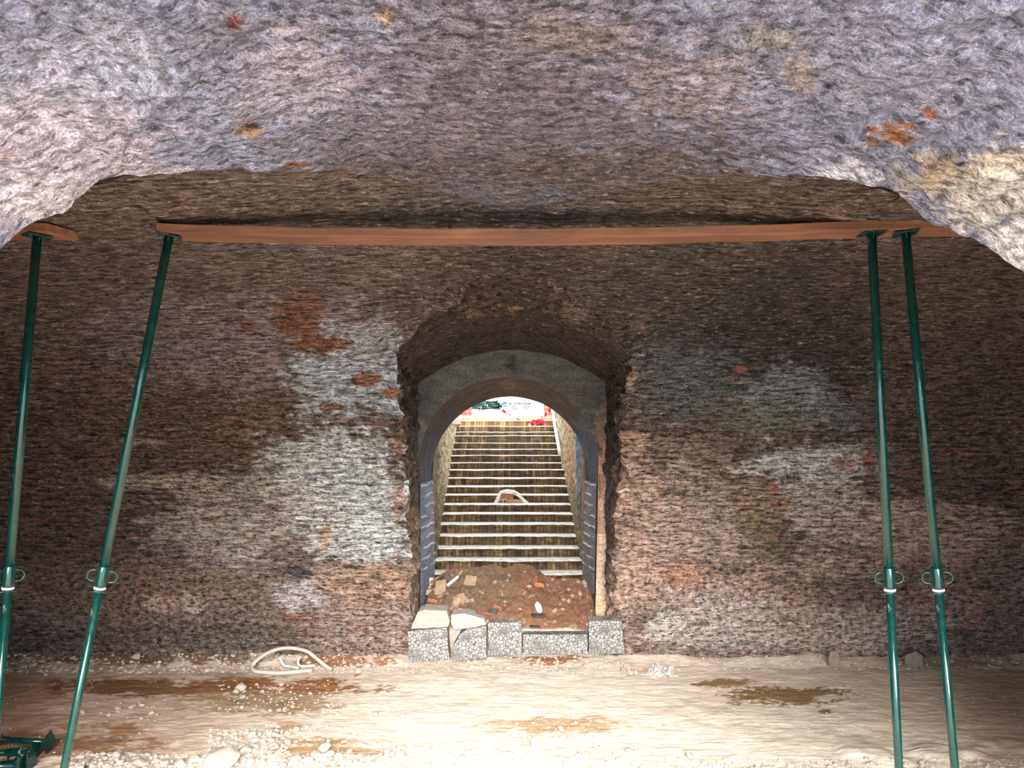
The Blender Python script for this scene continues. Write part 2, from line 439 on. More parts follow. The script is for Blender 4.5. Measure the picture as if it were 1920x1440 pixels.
def near_z(y): return np.interp(y, ny_[np.argsort(ny_)], nz_[np.argsort(ny_)])
# ragged plaster edge of the groin
e1 = (fbm(gt*5, gt*0, 0, 91, 4)*.03 + fbm(gt*16, gt*0, 0, 93, 3)*.022)*sstep(.2, 1.2, np.abs(G[:, 0]))
G[:, 2] += e1*.8; G[:, 1] += e1*.6
sel = np.where((GR[:, 2] > 0))[0]
gi = np.where(G[:, 2] > 3.3)[0]; Gs = G[gi]
nyB = 70; t = np.linspace(0, 1, nyB)[:, None]
X = np.tile(Gs[:, 0], (nyB, 1)); Y = Gs[:, 1][None]*(1-t) + 4.85*t
Zp = near_z(Y); Z0 = Zp[0]
Z = Zp + (Gs[:, 2]-Z0)[None]*(1-sstep(0, .6, t)) + crown_drop(X, Y) - .03*sstep(4.3, 4.6, Y)*sstep(0, .5, t)
A, B = proj(X, Y, Z)
base = np.ones(X.shape+(3,))*lin(96, 82, 74)*(1+.35*fbm(X*1.2, Y*3, 0, 61, 4)[..., None])
col = paint(base, A, B, [(960, 370, 240, 60, lin(84, 78, 78), .8, .5), (960, 415, 330, 16, SOOT_SHADE, .9, .5), (300, 400, 260, 50, lin(104, 88, 78), .6, .5),  # the near-black strip is painted gap shade over the plank
                         (1400, 380, 240, 40, lin(84, 70, 62), .6, .5)])
fade = edge_fade(*X.shape, 1, 0, 0, 0)
X2, Y2, Z2 = relief(X, Y, Z, X, Y, .012, fade)
d = wobble(X, Y, Z, .022)
o = grid_mesh('ceiling', X2+d[0], Y2+d[1], Z2+d[2], X, Y, col, M_wall, 0*X, flip=True); tag(o, kind='structure')

# near walls of the cross tunnel at both sides of the entrance vault
for s in (-1, 1):
    xs = s*np.concatenate([[2.15], np.linspace(2.2, 3.6, 60), np.linspace(3.7, 9.5, 50)]); n = 160
    yy, zz, ss = smooth_poly(NEAR, n); yy = np.append(yy, np.linspace(4.62, 4.9, 12)); zz = np.append(zz, np.full(12, 4.2)); n = len(yy)
    X = np.tile(xs, (n, 1)); Y = np.tile(yy[:, None], (1, len(xs))); Z = np.tile(zz[:, None], (1, len(xs)))
    # keep the entrance open: the wall starts at the groin line
    half = np.interp(Z, [-.1, 1.0, 1.9, 2.77, 3.37, 3.66, 4.0], [3.9, 3.85, 3.6, 3.1, 2.5, 2.2, 2.15])
    X = s*np.maximum(np.abs(X), half); Z = Z + crown_drop(X, Y) + .012*(Y < 4) - .035*sstep(4.3, 4.6, Y)
    d = wobble(X, Y, Z, .02)
    vv = np.concatenate([np.zeros((1, X.shape[1])), np.cumsum(np.hypot(np.diff(Y, axis=0), np.diff(Z, axis=0)), axis=0)])
    X2, Y2, Z2 = relief(X, Y, Z, X, vv, .01, edge_fade(*X.shape, 0, 1, 1, 0))
    o = grid_mesh('wall_front', X2+d[0], Y2+d[1], Z2+d[2], X, vv, np.ones(X.shape+(3,))*lin(92, 78, 70)*(1+.35*fbm(X*1.2, Y*3, 0, 61, 4)[..., None]), M_wall, flip=(s > 0)); tag(o, kind='structure')
for s, nm in ((-1, 'wall_left'), (1, 'wall_right')):
    Yg, Zg = np.meshgrid(np.linspace(2.8, 9.2, 60), np.linspace(-.1, 4.3, 44))
    Xg = np.full(Yg.shape, s*9.4)
    o = grid_mesh(nm, Xg, Yg, Zg, Yg, Zg, np.ones(Xg.shape+(3,))*BROWN, M_wall); tag(o, kind='structure')

# ------------------------------------------------------------------ entrance vault over the viewer
nyN = 230; YB = 1.7
tt = np.linspace(0, 1, nyN)[:, None]
X = np.tile(G[:, 0], (nyN, 1)); Z = np.tile(G[:, 2], (nyN, 1)); Y = G[:, 1][None]*(1-tt) + YB*tt
U = np.tile(gt, (nyN, 1)); V = Y.copy()
# the inner ring: a second arch edge running across the vault
cl_x = np.array([-3, -2.2, -1.80, -1.45, -.95, -.6, -.3, .0, .25, .55, .9, 1.3, 1.7, 2.2, 3]); cl_y = np.array([3.6, 3.5, 3.3, 2.95, 2.52, 2.36, 2.27, 2.22, 2.25, 2.4, 2.65, 2.98, 3.3, 3.5, 3.6])
cy = np.interp(X, cl_x, cl_y) + .02*fbm(X*3, Y*0, 0, 95, 3)
outer = sstep(.0, .07, cy - Y)*sstep(3.2, 3.6, Z)
Zc = Z - outer*(.035+.05*sstep(.4, 1.6, np.abs(X))) + .02*sstep(.25, .0, np.abs(cy-Y))*(1-outer)
blot = fbm(X*3, Y*3, Z*3, 97, 4)
n_ = normals(X, Y, Z)
if n_[nyN//2, nG//2, 2] > 0: n_ = -n_
fade = edge_fade(nyN, nG, 1, 0, 0, 0, 4)
hh = (outer*(.03*blot+.02*fbm(X*11, Y*11, Z*11, 99, 3)))*fade
st = fbm(U*4.5, V*17, 0, 133, 4, .6)
hh = hh + (1-outer*.6)*.014*st*fade*(.5+.5*sstep(0, .5, np.abs(X))) + .010*fade*fbm(U*11, V*16, 0, 135, 3, .6)
fl_ = fbm(X*2.2, Y*2.2, Z*2.2, 101, 4)
hh += .022*sstep(.12, .2, fl_)*outer*fade
A, B = proj(X, Y, Z)
N_BLOBS_T = 1
base = np.ones(X.shape+(3,))*lin(142, 144, 164)
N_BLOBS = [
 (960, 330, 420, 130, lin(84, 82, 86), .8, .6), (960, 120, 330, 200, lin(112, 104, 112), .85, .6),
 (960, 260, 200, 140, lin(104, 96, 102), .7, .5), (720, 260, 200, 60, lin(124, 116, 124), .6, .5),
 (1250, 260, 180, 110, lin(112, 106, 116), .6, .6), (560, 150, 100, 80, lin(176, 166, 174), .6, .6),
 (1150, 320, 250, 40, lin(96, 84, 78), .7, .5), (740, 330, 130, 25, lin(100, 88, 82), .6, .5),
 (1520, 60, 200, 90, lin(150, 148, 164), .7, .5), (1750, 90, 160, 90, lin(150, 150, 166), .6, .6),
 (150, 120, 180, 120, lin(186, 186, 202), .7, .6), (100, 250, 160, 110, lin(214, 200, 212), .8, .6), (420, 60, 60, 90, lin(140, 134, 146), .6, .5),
 (1440, 40, 70, 25, lin(160, 152, 128), .5, .5), (1500, 120, 30, 50, lin(170, 150, 130), .5, .5),
 (1670, 212, 38, 20, lin(158, 106, 74), 1, .12), (1640, 228, 12, 8, lin(158, 106, 74), 1, .1), (1742, 168, 8, 9, lin(190, 110, 60), 1, .15),
 (1762, 290, 60, 45, lin(190, 166, 128), .8, .4), (1700, 300, 30, 40, lin(196, 186, 176), .7, .4), (1822, 285, 12, 14, lin(186, 120, 70), 1, .2),
 (1880, 260, 60, 40, lin(222, 205, 180), .9, .3), (1850, 330, 90, 60, lin(215, 205, 190), .8, .4), (1900, 430, 60, 60, lin(230, 226, 222), .9, .4),
 (1800, 262, 7, 7, SOOT_SHADE*.5, 1, .1), (1726, 182, 4, 4, SOOT_SHADE*.5, 1, .1), (1662, 214, 3, 3, SOOT_SHADE*.5, 1, .1), (1809, 98, 6, 6, SOOT_SHADE*.5, 1, .1), (1553, 132, 4, 6, SOOT_SHADE*.5, 1, .1),
 (472, 247, 22, 14, lin(150, 118, 92), 1, .15), (474, 243, 12, 4, SOOT_SHADE, 1, .1), (560, 312, 26, 8, lin(130, 86, 64), 1, .15), (652, 334, 12, 4, lin(190, 180, 180), 1, .2),
 (440, 8, 10, 10, lin(130, 60, 50), 1, .2), (718, 42, 10, 10, lin(180, 150, 120), 1, .2), (15, 246, 6, 6, lin(190, 150, 130), .9, .2), (345, 160, 8, 5, lin(180, 120, 100), .8, .2),
 (1130, 370, 6, 4, SOOT_SHADE, 1, .1), (1385, 320, 9, 4, lin(60, 40, 35), 1, .1), (1430, 345, 4, 3, SOOT_SHADE, 1, .1), (1700, 355, 6, 3, SOOT_SHADE, 1, .1),
 (60, 350, 140, 60, lin(226, 216, 222), .8, .5), (1600, 330, 70, 25, lin(206, 206, 216), .8, .4), (250, 330, 100, 30, lin(196, 188, 196), .7, .4),
 (1300, 160, 120, 60, lin(156, 140, 136), .4, .5), (1050, 70, 100, 30, lin(140, 120, 104), .4, .5),
]
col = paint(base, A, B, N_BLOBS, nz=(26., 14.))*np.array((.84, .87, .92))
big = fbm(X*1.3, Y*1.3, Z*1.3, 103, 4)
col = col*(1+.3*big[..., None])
# hairline crack on the ring edge
crack = np.exp(-((cy-Y)/.006)**2)*sstep(-1.7, -1.4, X)*(X < -.3)*.8
col = col*(1-crack[..., None]) 
d = wobble(X, Y, Z, .022)
Xd = X+n_[..., 0]*hh+d[0]; Yd = Y+n_[..., 1]*hh+d[1]; Zd = Zc+n_[..., 2]*hh+d[2]
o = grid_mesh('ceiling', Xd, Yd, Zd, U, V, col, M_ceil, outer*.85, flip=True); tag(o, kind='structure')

# ------------------------------------------------------------------ recess round the doorway
nx, n = 100, 130
xs = np.linspace(-OW, OW, nx)
y0 = np.zeros(nx)
for i, x in enumerate(xs):
    k = np.argmax(fz < rev_z(x, fy)); y0[i] = fy[k]
tt = np.linspace(0, 1, n)[:, None]
X = np.tile(xs, (n, 1)); Y = y0[None]*(1-tt) + (DOOR_Y+.02)*tt; Z = rev_z(X, Y)
A, B = proj(X, Y, Z)
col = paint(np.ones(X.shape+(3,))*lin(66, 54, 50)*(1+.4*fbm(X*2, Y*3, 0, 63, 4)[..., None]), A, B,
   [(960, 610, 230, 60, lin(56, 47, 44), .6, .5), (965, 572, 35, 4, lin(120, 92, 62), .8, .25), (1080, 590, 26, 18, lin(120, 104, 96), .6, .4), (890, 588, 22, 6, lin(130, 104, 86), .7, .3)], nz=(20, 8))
fade = edge_fade(n, nx, 1, 1, 1, 1)
X2, Y2, Z2 = relief(X, Y, Z, X*1.0, Y, .022, fade)
d = wobble(X, Y, Z, .022)
o = grid_mesh('ceiling', X2+d[0], Y2+d[1], Z2+d[2], X, Y, col, M_soot, flip=True); tag(o, kind='structure')
for s, nm in ((-1, 'wall_left'), (1, 'wall_right')):
    n, m_ = 260, 46
    zt = float(rev_z(OW, 7.5))
    zz = np.linspace(-.05, 3.66, n)
    yf = np.interp(zz, fz[::-1], fy[::-1])
    tt = np.linspace(0, 1, m_)[None, :]
    Y = yf[:, None]*(1-tt) + (DOOR_Y+.02)*tt; Z = np.tile(zz[:, None], (1, m_))
    lim = rev_z(OW, Y); Z = np.minimum(Z, lim)
    X = np.full(Y.shape, s*OW)
    A, B = proj(X, Y, Z)
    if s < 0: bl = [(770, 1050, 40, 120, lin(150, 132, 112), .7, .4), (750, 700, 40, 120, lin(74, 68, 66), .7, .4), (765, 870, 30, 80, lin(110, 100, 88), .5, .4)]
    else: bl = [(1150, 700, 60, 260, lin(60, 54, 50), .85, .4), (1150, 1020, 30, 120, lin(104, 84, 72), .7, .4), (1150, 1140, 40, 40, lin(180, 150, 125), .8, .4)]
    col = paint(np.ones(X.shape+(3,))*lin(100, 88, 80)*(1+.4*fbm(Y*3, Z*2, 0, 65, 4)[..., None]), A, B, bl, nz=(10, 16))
    hj = .05*fbm(Y*6, Z*6, 0, 67, 4)*edge_fade(n, m_, 0, 1, 1, 1, 3) + .0
    d = wobble(X, Y, Z, .022)
    o = grid_mesh(nm, X-s*np.abs(hj)+d[0], Y+d[1], Z+d[2], Z, Y, col, M_soot, .4+0*X, flip=(s < 0)); tag(o, kind='structure')

# ------------------------------------------------------------------ rendered door ring
def arch_loop(cx, cz, r, hw_l, hw_r, zb, n=64):
    """points left foot -> over the arch -> right foot"""
    pts = []
    for k in range(13): pts.append((cx-hw_l+(hw_l-r)*(k/13.), zb+(cz-zb)*k/13.))
    for k in range(n+1):
        a = math.pi - math.pi*k/n; pts.append((cx+r*math.cos(a), cz+r*math.sin(a)))
    for k in range(12, -1, -1): pts.append((cx+hw_r-(hw_r-r)*(k/13.), zb+(cz-zb)*k/13.))
    return pts
fr = arch_loop(-.045, 2.335, 1.145, 1.14, 1.10, .2)
bk = arch_loop(-.036, 2.21, 1.045, 1.0, .975, .2)
def xz(pts): return np.array([p[0] for p in pts]), np.array([p[1] for p in pts])
fx_, fz_ = xz(fr); bx_, bz_ = xz(bk)
npt = len(fr); m_ = 16
tt = np.linspace(0, 1, m_)[:, None]
X = fx_[None]*(1-tt)+bx_[None]*tt; Z = fz_[None]*(1-tt)+bz_[None]*tt; Y = DOOR_Y + (10.02-DOOR_Y)*tt + 0*X
arcl = np.concatenate([[0], np.cumsum(np.hypot(np.diff(fx_), np.diff(fz_)))])
U = np.tile(arcl, (m_, 1))
hn = sstep(0, .1, tt)*.012*fbm(U*2, Y*6, 0, 105, 4) - .02*np.exp(-((Y-9.62)/.02)**2)*0
A, B = proj(X, Y, Z)
base = np.ones(X.shape+(3,))*lin(84, 74, 68)
col = paint(base, A, B, [(820, 860, 60, 60, lin(86, 87, 92), .8, .5), (800, 900, 40, 30, lin(90, 93, 101), .8, .4), (1100, 860, 30, 70, lin(88, 92, 102), .8, .4), (955, 722, 16, 14, lin(120, 96, 80), .7, .3)], nz=(20, 10))
M_ring = masonry('smoothed_render', 3, 9, .35, .0, .5, .02, chroma=.08, pale=.05)
o = grid_mesh('trim_1', X, Y+0*hn, Z-hn, U, Y, col, M_ring); tag(o, kind='structure')
# front face of the ring: from the recess outline to the arch edge
ox = np.clip(fx_, -OW, OW)
outx, outz = [], []
for i in range(npt):
    a, b = fr[i]
    if b <= 2.335: outx.append(math.copysign(OW, a)); outz.append(b)
    else:
        dx, dz = a-(-.045), b-2.335; L_ = math.hypot(dx, dz); dx /= L_; dz /= L_; r = 1.145
        while True:
            qx, qz = -.045+dx*r, 2.335+dz*r
            if abs(qx) >= OW or qz >= rev_z(qx, DOOR_Y): break
            r += .005
        outx.append(max(-OW, min(OW, qx))); outz.append(qz)
outer_pad = .06
outx = np.array(outx); outz = np.array(outz)
outx = outx+np.sign(outx)*outer_pad*(np.abs(outx) > 1.1); outz = outz+outer_pad*(outz > 3.2)
m_ = 24; tt = np.linspace(0, 1, m_)[:, None]
X = fx_[None]*(1-tt)+outx[None]*tt; Z = fz_[None]*(1-tt)+outz[None]*tt
Y = DOOR_Y + .012*fbm(X*2.5, Z*2.5, 0, 107, 4)*np.minimum(1, 4*tt*(1-tt)*3) - .015*sstep(0, .12, tt)*(Z > 2.2)*sstep(.15, .0, np.abs(X-.05)*0+.0)
X = X + 0*Y
A, B = proj(X, Y, Z)
base = np.ones(X.shape+(3,))*lin(84, 84, 82)
col = paint(base, A, B, [(800, 740, 60, 60, lin(96, 97, 95), .6, .5), (960, 680, 8, 22, lin(60, 52, 46), .9, .3), (860, 700, 40, 20, lin(104, 104, 100), .5, .4),
   (1060, 740, 40, 14, lin(88, 78, 70), .7, .4), (1128, 800, 18, 40, lin(132, 112, 98), .85, .3), (1128, 900, 16, 60, lin(196, 150, 122), .95, .25), (1128, 1040, 18, 120, lin(222, 190, 168), .95, .3), (1128, 1145, 20, 30, lin(226, 196, 160), .9, .3),
   (1118, 970, 8, 30, lin(196, 140, 90), .8, .3), (790, 820, 14, 30, lin(140, 136, 130), .6, .4), (780, 1050, 8, 120, lin(170, 150, 126), .8, .4)], nz=(14, 14))
o = grid_mesh('trim_2', X, Y, Z, X, Z, col, M_ring); tag(o, kind='structure')

# blue-grey panels on the door jambs with ridges of old tile adhesive
def jamb_panel(side, z0, z1, name):
    i_l = 0 if side < 0 else -1
    n = 150; m_ = 14
    zz = np.linspace(z0, z1, n)[:, None]; t_ = np.linspace(.04, .96, m_)[None]
    fxj = np.interp(zz[:, 0], fz_[:13] if side < 0 else fz_[::-1][:13], fx_[:13] if side < 0 else fx_[::-1][:13])[:, None]
    bxj = np.interp(zz[:, 0], bz_[:13] if side < 0 else bz_[::-1][:13], bx_[:13] if side < 0 else bx_[::-1][:13])[:, None]
    X = fxj*(1-t_)+bxj*t_ - side*.012; Y = DOOR_Y+(10.02-DOOR_Y)*t_+0*X; Z = zz+0*X
    rid = np.abs(((Z+.02*fbm(Y*7, Z*0+side, 0, 111, 3))/.135) % 1 - .5)
    ridge = sstep(.10, .05, rid)*sstep(-.35, .1, fbm(Y*8, Z*9, 0, 113, 3))*(Z > .95)
    vs = sstep(.28, .45, fbm(Y*26, Z*2.2, 0, 115, 3))*.6
    col = np.ones(X.shape+(3,))*(lin(132, 136, 150) if side < 0 else lin(122, 117, 120))
    col = col*(1+.35*fbm(Y*5, Z*3, 0, 117, 3)[..., None])
    lt = lin(126, 150, 180) if side < 0 else lin(128, 132, 150)
    col = col*(1-vs[..., None]) + lt*vs[..., None]
    col = col*(1-ridge[..., None]) + lin(222, 224, 226)*ridge[..., None]
    o = grid_mesh(name, X-side*.012*ridge, Y, Z, Y, Z, col, M_ring, flip=(side > 0)); tag(o, kind='structure')
jamb_panel(-1, .45, 2.13, 'trim_3'); jamb_panel(1, .7, 2.13, 'trim_4')

# ------------------------------------------------------------------ stairwell
ROWS = [1100, 1075.8, 1051, 1028, 1004.8, 983, 963.5, 946, 928, 912, 896.6, 881, 867.9, 854, 842.2, 830.4, 817, 809.8, 799, 788.5, 778.4]
SD = [9.73+.32*i for i in range(len(ROWS))]
SZ = [EYE-(r-HY)*d/F for r, d in zip(ROWS, SD)]
def scx(d): return -.05-.016*(d-10.3)
M_riser, N, L, P = nt('mossy_soldier_bricks')
tc = N.new('ShaderNodeTexCoord').outputs['Object']
geo = N.new('ShaderNodeNewGeometry')
bt = N.new('ShaderNodeTexBrick'); bt.offset = 0
L.new(vadd(N, L, vmul(N, L, tc, (1, .02, 0)), vmul(N, L, noise(N, L, tc, 5, 2, .5, color=True), (.02, 0, 0))), bt.inputs['Vector'])
bt.inputs['Scale'].default_value = 1; bt.inputs['Brick Width'].default_value = .062; bt.inputs['Row Height'].default_value = 30
bt.inputs['Mortar Size'].default_value = .006; bt.inputs['Mortar Smooth'].default_value = .5; bt.inputs['Bias'].default_value = 0
bt.inputs['Color1'].default_value = (.06, .03, .012, 1); bt.inputs['Color2'].default_value = (.20, .118, .045, 1); bt.inputs['Mortar'].default_value = (.02, .012, .007, 1)
n1 = noise(N, L, vmul(N, L, tc, (1, 1, 2.5)), 7, 6, .7); n2 = noise(N, L, vmul(N, L, tc, (14, 2, 5)), 1, 4, .6)
c = scalec(N, L, bt.outputs['Color'], mth(N, L, 'MULTIPLY', mapr(N, L, n1, .38, .62, .3, 1.7), mapr(N, L, n2, .35, .65, .5, 1.5)))
c = mixc(N, L, mapr(N, L, noise(N, L, tc, 2.2, 3, .6), .45, .62, 0, .35), c, (.12, .09, .022))
# top courses painted paler, standing in for the daylight on them
sepz = N.new('ShaderNodeSeparateXYZ'); L.new(tc, sepz.inputs[0])
c = mixc(N, L, mapr(N, L, sepz.outputs['Z'], 2.78, 2.9, 0, .85), c, scalec(N, L, bt.outputs['Color'], 3.0))
L.new(c, P.inputs['Base Color']); P.inputs['Roughness'].default_value = .75
b = N.new('ShaderNodeBump'); b.inputs['Strength'].default_value = .7; b.inputs['Distance'].default_value = .015
L.new(mth(N, L, 'ADD', n1, mth(N, L, 'MULTIPLY', bt.outputs['Fac'], -.6)), b.inputs['Height']); L.new(b.outputs[0], P.inputs['Normal'])
M_tread = plain('worn_mortar_tread', (.80, .76, .68), .8, .3, 9, .4, .01)
stair = empty('staircase', (0, 9.9, 0), 'long straight flight of mossy brick steps with pale worn treads climbing to daylight', 'staircase')
def stair_step(i):
    d0, d1 = SD[i], SD[i+1]; z0 = SZ[i-1]-.02 if i else .3; z1 = SZ[i]
    nx = 90
    xs = np.linspace(scx(d0)-1.06, scx(d0)+1.06, nx)
    wob = .012*fbm(xs*1.6, i*3.3, 0, 121+i, 3) + .006*fbm(xs*9, i*3.3, 0, 151+i, 2)
    wy = .015*fbm(xs*3, i*5.1, 0, 181+i, 3)
    prof = [(0.0, z0), (0.0, z1-.05), (-.012, z1-.03), (-.018, z1-.008), (-.004, z1+.002), (.03, z1), (d1-d0+.03, z1-.004)]
    rows = len(prof)
    X = np.tile(xs, (rows, 1)); Y = np.zeros_like(X); Z = np.zeros_like(X)
    for r, (py, pz) in enumerate(prof):
        Y[r] = d0+py + (wy if r < 5 else 0); Z[r] = pz + (wob if 0 < r < 6 else 0)
    o = grid_mesh('step', X, Y, Z, X, Z, np.ones(X.shape+(3,)), M_riser, parent=None)
    me = o.data; me.materials.append(M_tread)
    nq = nx-1
    for p in me.polygons:
        r = p.index//nq
        p.material_index = 1 if r >= 3 else 0; p.use_smooth = False
    o.parent = stair; o.matrix_parent_inverse = Matrix.Translation((0, -9.9, 0))
    return o
for i in range(len(SD)-1): stair_step(i)
stair['kind_note'] = 'flight'; del stair['kind_note']

for s, nm in ((-1, 'wall_left'), (1, 'wall_right')):
    Yg, Zg = np.meshgrid(np.linspace(10.0, 16.35, 210), np.linspace(.1, 3.35, 120))
    Xg = scx(Yg) + s*(1.035 + .0*Yg)
    Xg = Xg - s*(.03*fbm(Yg*3, Zg*3, 0, 201+s, 5, .6) + .03*np.abs(fbm(Yg*9, Zg*9, 0, 211+s, 3)))
    col = paint(np.ones(Xg.shape+(3,))*lin(178, 156, 122), Yg*100, Zg*100,
        [(1030, 200, 60, 200, lin(120, 110, 84), .8, .5), (1500, 260, 100, 60, lin(205, 190, 160), .6, .5), (1180, 140, 120, 50, lin(110, 104, 72), .6, .5)] +
        ([(1090, 250, 30, 70, lin(84, 112, 150), .8, .4), (1040, 230, 30, 160, lin(120, 112, 108), .7, .3), (1220, 240, 60, 60, lin(200, 120, 80), .4, .5)] if s > 0 else
         [(1290, 230, 80, 90, lin(196, 176, 140), .6, .5)]), nz=(18, 14))
    o = grid_mesh(nm, Xg, Yg, Zg, Yg, Zg, col, M_stairwall, .6+0*Xg, flip=(s < 0)); tag(o, kind='structure')

# ------------------------------------------------------------------ generic mesh building
def finish(name, bm, mat, parent=None, smooth=False, bevel=0.0, seg=2):
    me = bpy.data.meshes.new(name); bm.normal_update(); bm.to_mesh(me); bm.free()
    for p in me.polygons: p.use_smooth = smooth
    for m in (mat if isinstance(mat, (list, tuple)) else [mat]): me.materials.append(m)
    o = bpy.data.objects.new(name, me); C.objects.link(o)
    if parent is not None: o.parent = parent
    if bevel:
        b = o.modifiers.new('b', 'BEVEL'); b.width = bevel; b.segments = seg; b.limit_method = 'ANGLE'
    return o
def bm_box(bm, c, s, M=None):
    r = bmesh.ops.create_cube(bm, size=1.0); vs = r['verts']
    for v in vs:
        v.co = Vector((v.co.x*s[0]+c[0], v.co.y*s[1]+c[1], v.co.z*s[2]+c[2]))
        if M is not None: v.co = M @ v.co
    return vs
def bm_tube(bm, pts, r, n=10, cap=True, closed=False):
    """tube through points; r number or list"""
    pts = [Vector(p) for p in pts]; rings = []
    up = None
    for i, p in enumerate(pts):
        if closed: t = pts[(i+1) % len(pts)]-pts[i-1]
        else: t = pts[min(i+1, len(pts)-1)]-pts[max(i-1, 0)]
        t.normalize()
        if up is None: up = Vector((0, 0, 1)) if abs(t.z) < .9 else Vector((1, 0, 0))
        a = t.cross(up).normalized(); b2 = a.cross(t).normalized(); up = b2
        rr = r[i] if isinstance(r, (list, tuple)) else r
        rings.append([bm.verts.new(p + (a*math.cos(2*math.pi*k/n)+b2*math.sin(2*math.pi*k/n))*rr) for k in range(n)])
    m = len(rings)
    for i in range(m if closed else m-1):
        A_, B_ = rings[i], rings[(i+1) % m]
        for k in range(n):
            bm.faces.new((A_[k], A_[(k+1) % n], B_[(k+1) % n], B_[k]))
    if cap and not closed:
        bm.faces.new(rings[0][::-1]); bm.faces.new(rings[-1])
def bm_prism(bm, pts, y0, y1):
    """outline in x,z pushed from y0 to y1"""
    a = [bm.verts.new((p[0], y0, p[1])) for p in pts]; b_ = [bm.verts.new((p[0], y1, p[1])) for p in pts]
    n = len(pts)
    bm.faces.new(a); bm.faces.new(b_[::-1])
    for i in range(n): bm.faces.new((a[i], b_[i], b_[(i+1) % n], a[(i+1) % n]))

# ------------------------------------------------------------------ floor
M_floor, N, L, P = nt('trodden_lime_dust')
tc = N.new('ShaderNodeTexCoord').outputs['Object']
colA = N.new('ShaderNodeAttribute'); colA.attribute_name = 'Col'
v = vmul(N, L, tc, (1, 2.2, 1))
a1 = noise(N, L, v, 3.2, 8, .65); a2 = noise(N, L, vmul(N, L, tc, (3, 16, 1)), 1, 5, .6, .6); a3 = noise(N, L, tc, 60, 4, .7)
f = mth(N, L, 'MULTIPLY', mapr(N, L, a1, .3, .7, .80, 1.14), mapr(N, L, a2, .3, .7, .88, 1.08))
f = mth(N, L, 'MULTIPLY', f, mapr(N, L, a3, .3, .7, .9, 1.08))
L.new(scalec(N, L, colA.outputs['Color'], f), P.inputs['Base Color'])
P.inputs['Roughness'].default_value = .85; P.inputs['Specular IOR Level'].default_value = .2
b = N.new('ShaderNodeBump'); b.inputs['Strength'].default_value = .7; b.inputs['Distance'].default_value = .03
L.new(mth(N, L, 'ADD', mth(N, L, 'ADD', mth(N, L, 'MULTIPLY', a2, .7), a1), mth(N, L, 'MULTIPLY', a3, .25)), b.inputs['Height']); L.new(b.outputs[0], P.inputs['Normal'])
def fpx(x, y):                                        # floor point under a photo pixel
    d = EYE*F/(y-HY); return ((x-HX)/F*d, d)
def floor_h(x, y):
    x = np.asarray(x, float); y = np.asarray(y, float)
    h = .018*fbm(x*1.2, y*1.8, 0, 301, 4) + .008*fbm(x*7, y*9, 0, 303, 3)
    h = h + .10*sstep(8.72, 9.05, y)*(.6+.6*fbm(x*2, y*2, 0, 305, 3))*(1-.5*np.exp(-(x/1.3)**4))
    h = h + .05*sstep(.1, .5, fbm(x*1.6, y*2.0, 0, 307, 3))*sstep(6.9, 6.3, y)
    return h
xs = np.linspace(-6.8, 6.8, 560); ys = np.concatenate([np.linspace(5.7, 9.25, 230)])
X, Y = np.meshgrid(xs, ys)
Z = floor_h(X, Y) + .004*fbm(X*30, Y*30, 0, 309, 2)
A, B = proj(X, Y, 0*X)
F_BLOBS = [
 (1300, 1340, 700, 140, lin(240, 226, 208), .8, .6), (1700, 1290, 300, 90, lin(206, 184, 164), .6, .6), (150, 1330, 260, 140, lin(186, 150, 128), .6, .6),
 (20, 1320, 90, 100, lin(170, 122, 100), .7, .5), (1890, 1340, 90, 100, lin(196, 160, 136), .6, .5),
 (230, 1286, 110, 17, lin(128, 88, 56), 1, .2), (340, 1294, 110, 8, lin(126, 98, 66), 1, .2), (430, 1288, 110, 20, lin(138, 94, 58), 1, .2), (590, 1288, 95, 16, lin(150, 100, 66), 1, .2),
 (470, 1318, 110, 20, lin(160, 134, 102), .85, .25), (560, 1312, 60, 16, lin(160, 130, 98), .8, .3),
 (230, 1366, 50, 12, lin(164, 122, 84), .9, .25), (90, 1400, 170, 26, lin(148, 108, 74), .9, .3), (600, 1410, 100, 30, lin(176, 140, 102), .9, .25), (545, 1366, 30, 12, lin(168, 132, 96), .8, .25),
 (1040, 1360, 130, 15, lin(190, 152, 114), .85, .3), (1480, 1305, 85, 16, lin(140, 112, 74), 1, .12), (1350, 1280, 45, 6, lin(150, 122, 86), 1, .15), (1548, 1336, 10, 3, lin(140, 110, 80), 1, .15),
 (1035, 1240, 55, 8, lin(160, 104, 66), .9, .25), (650, 1244, 80, 6, lin(150, 96, 60), .9, .3), (200, 1240, 260, 10, lin(112, 84, 62), .9, .4), (1420, 1236, 30, 5, lin(176, 144, 100), .9, .3),
 (1790, 1245, 150, 8, lin(150, 110, 90), .6, .4), (250, 1262, 260, 10, lin(196, 178, 164), .6, .5),
]
base = np.ones(X.shape+(3,))*lin(216, 198, 180)
col = paint(base, A, B, F_BLOBS, nz=(22., 5.), rag=.55)
o = grid_mesh('floor', X, Y, Z, X, Y, col, M_floor); tag(o, kind='structure')
X, Y = np.meshgrid(np.linspace(-9.5, 9.5, 60), np.linspace(YB-.1, 5.72, 50)); 
o = grid_mesh('floor', X, Y, floor_h(X, Y)*sstep(YB, YB+.5, Y), X, Y, np.ones(X.shape+(3,))*lin(214, 196, 178), M_floor); tag(o, kind='structure')
for s in (-1, 1):
    X, Y = np.meshgrid(s*np.linspace(6.78, 9.5, 20), np.linspace(5.6, 9.3, 30))
    o = grid_mesh('floor', X, Y, floor_h(X, Y), X, Y, np.ones(X.shape+(3,))*lin(200, 176, 156), M_floor, flip=(s < 0)); tag(o, kind='structure')
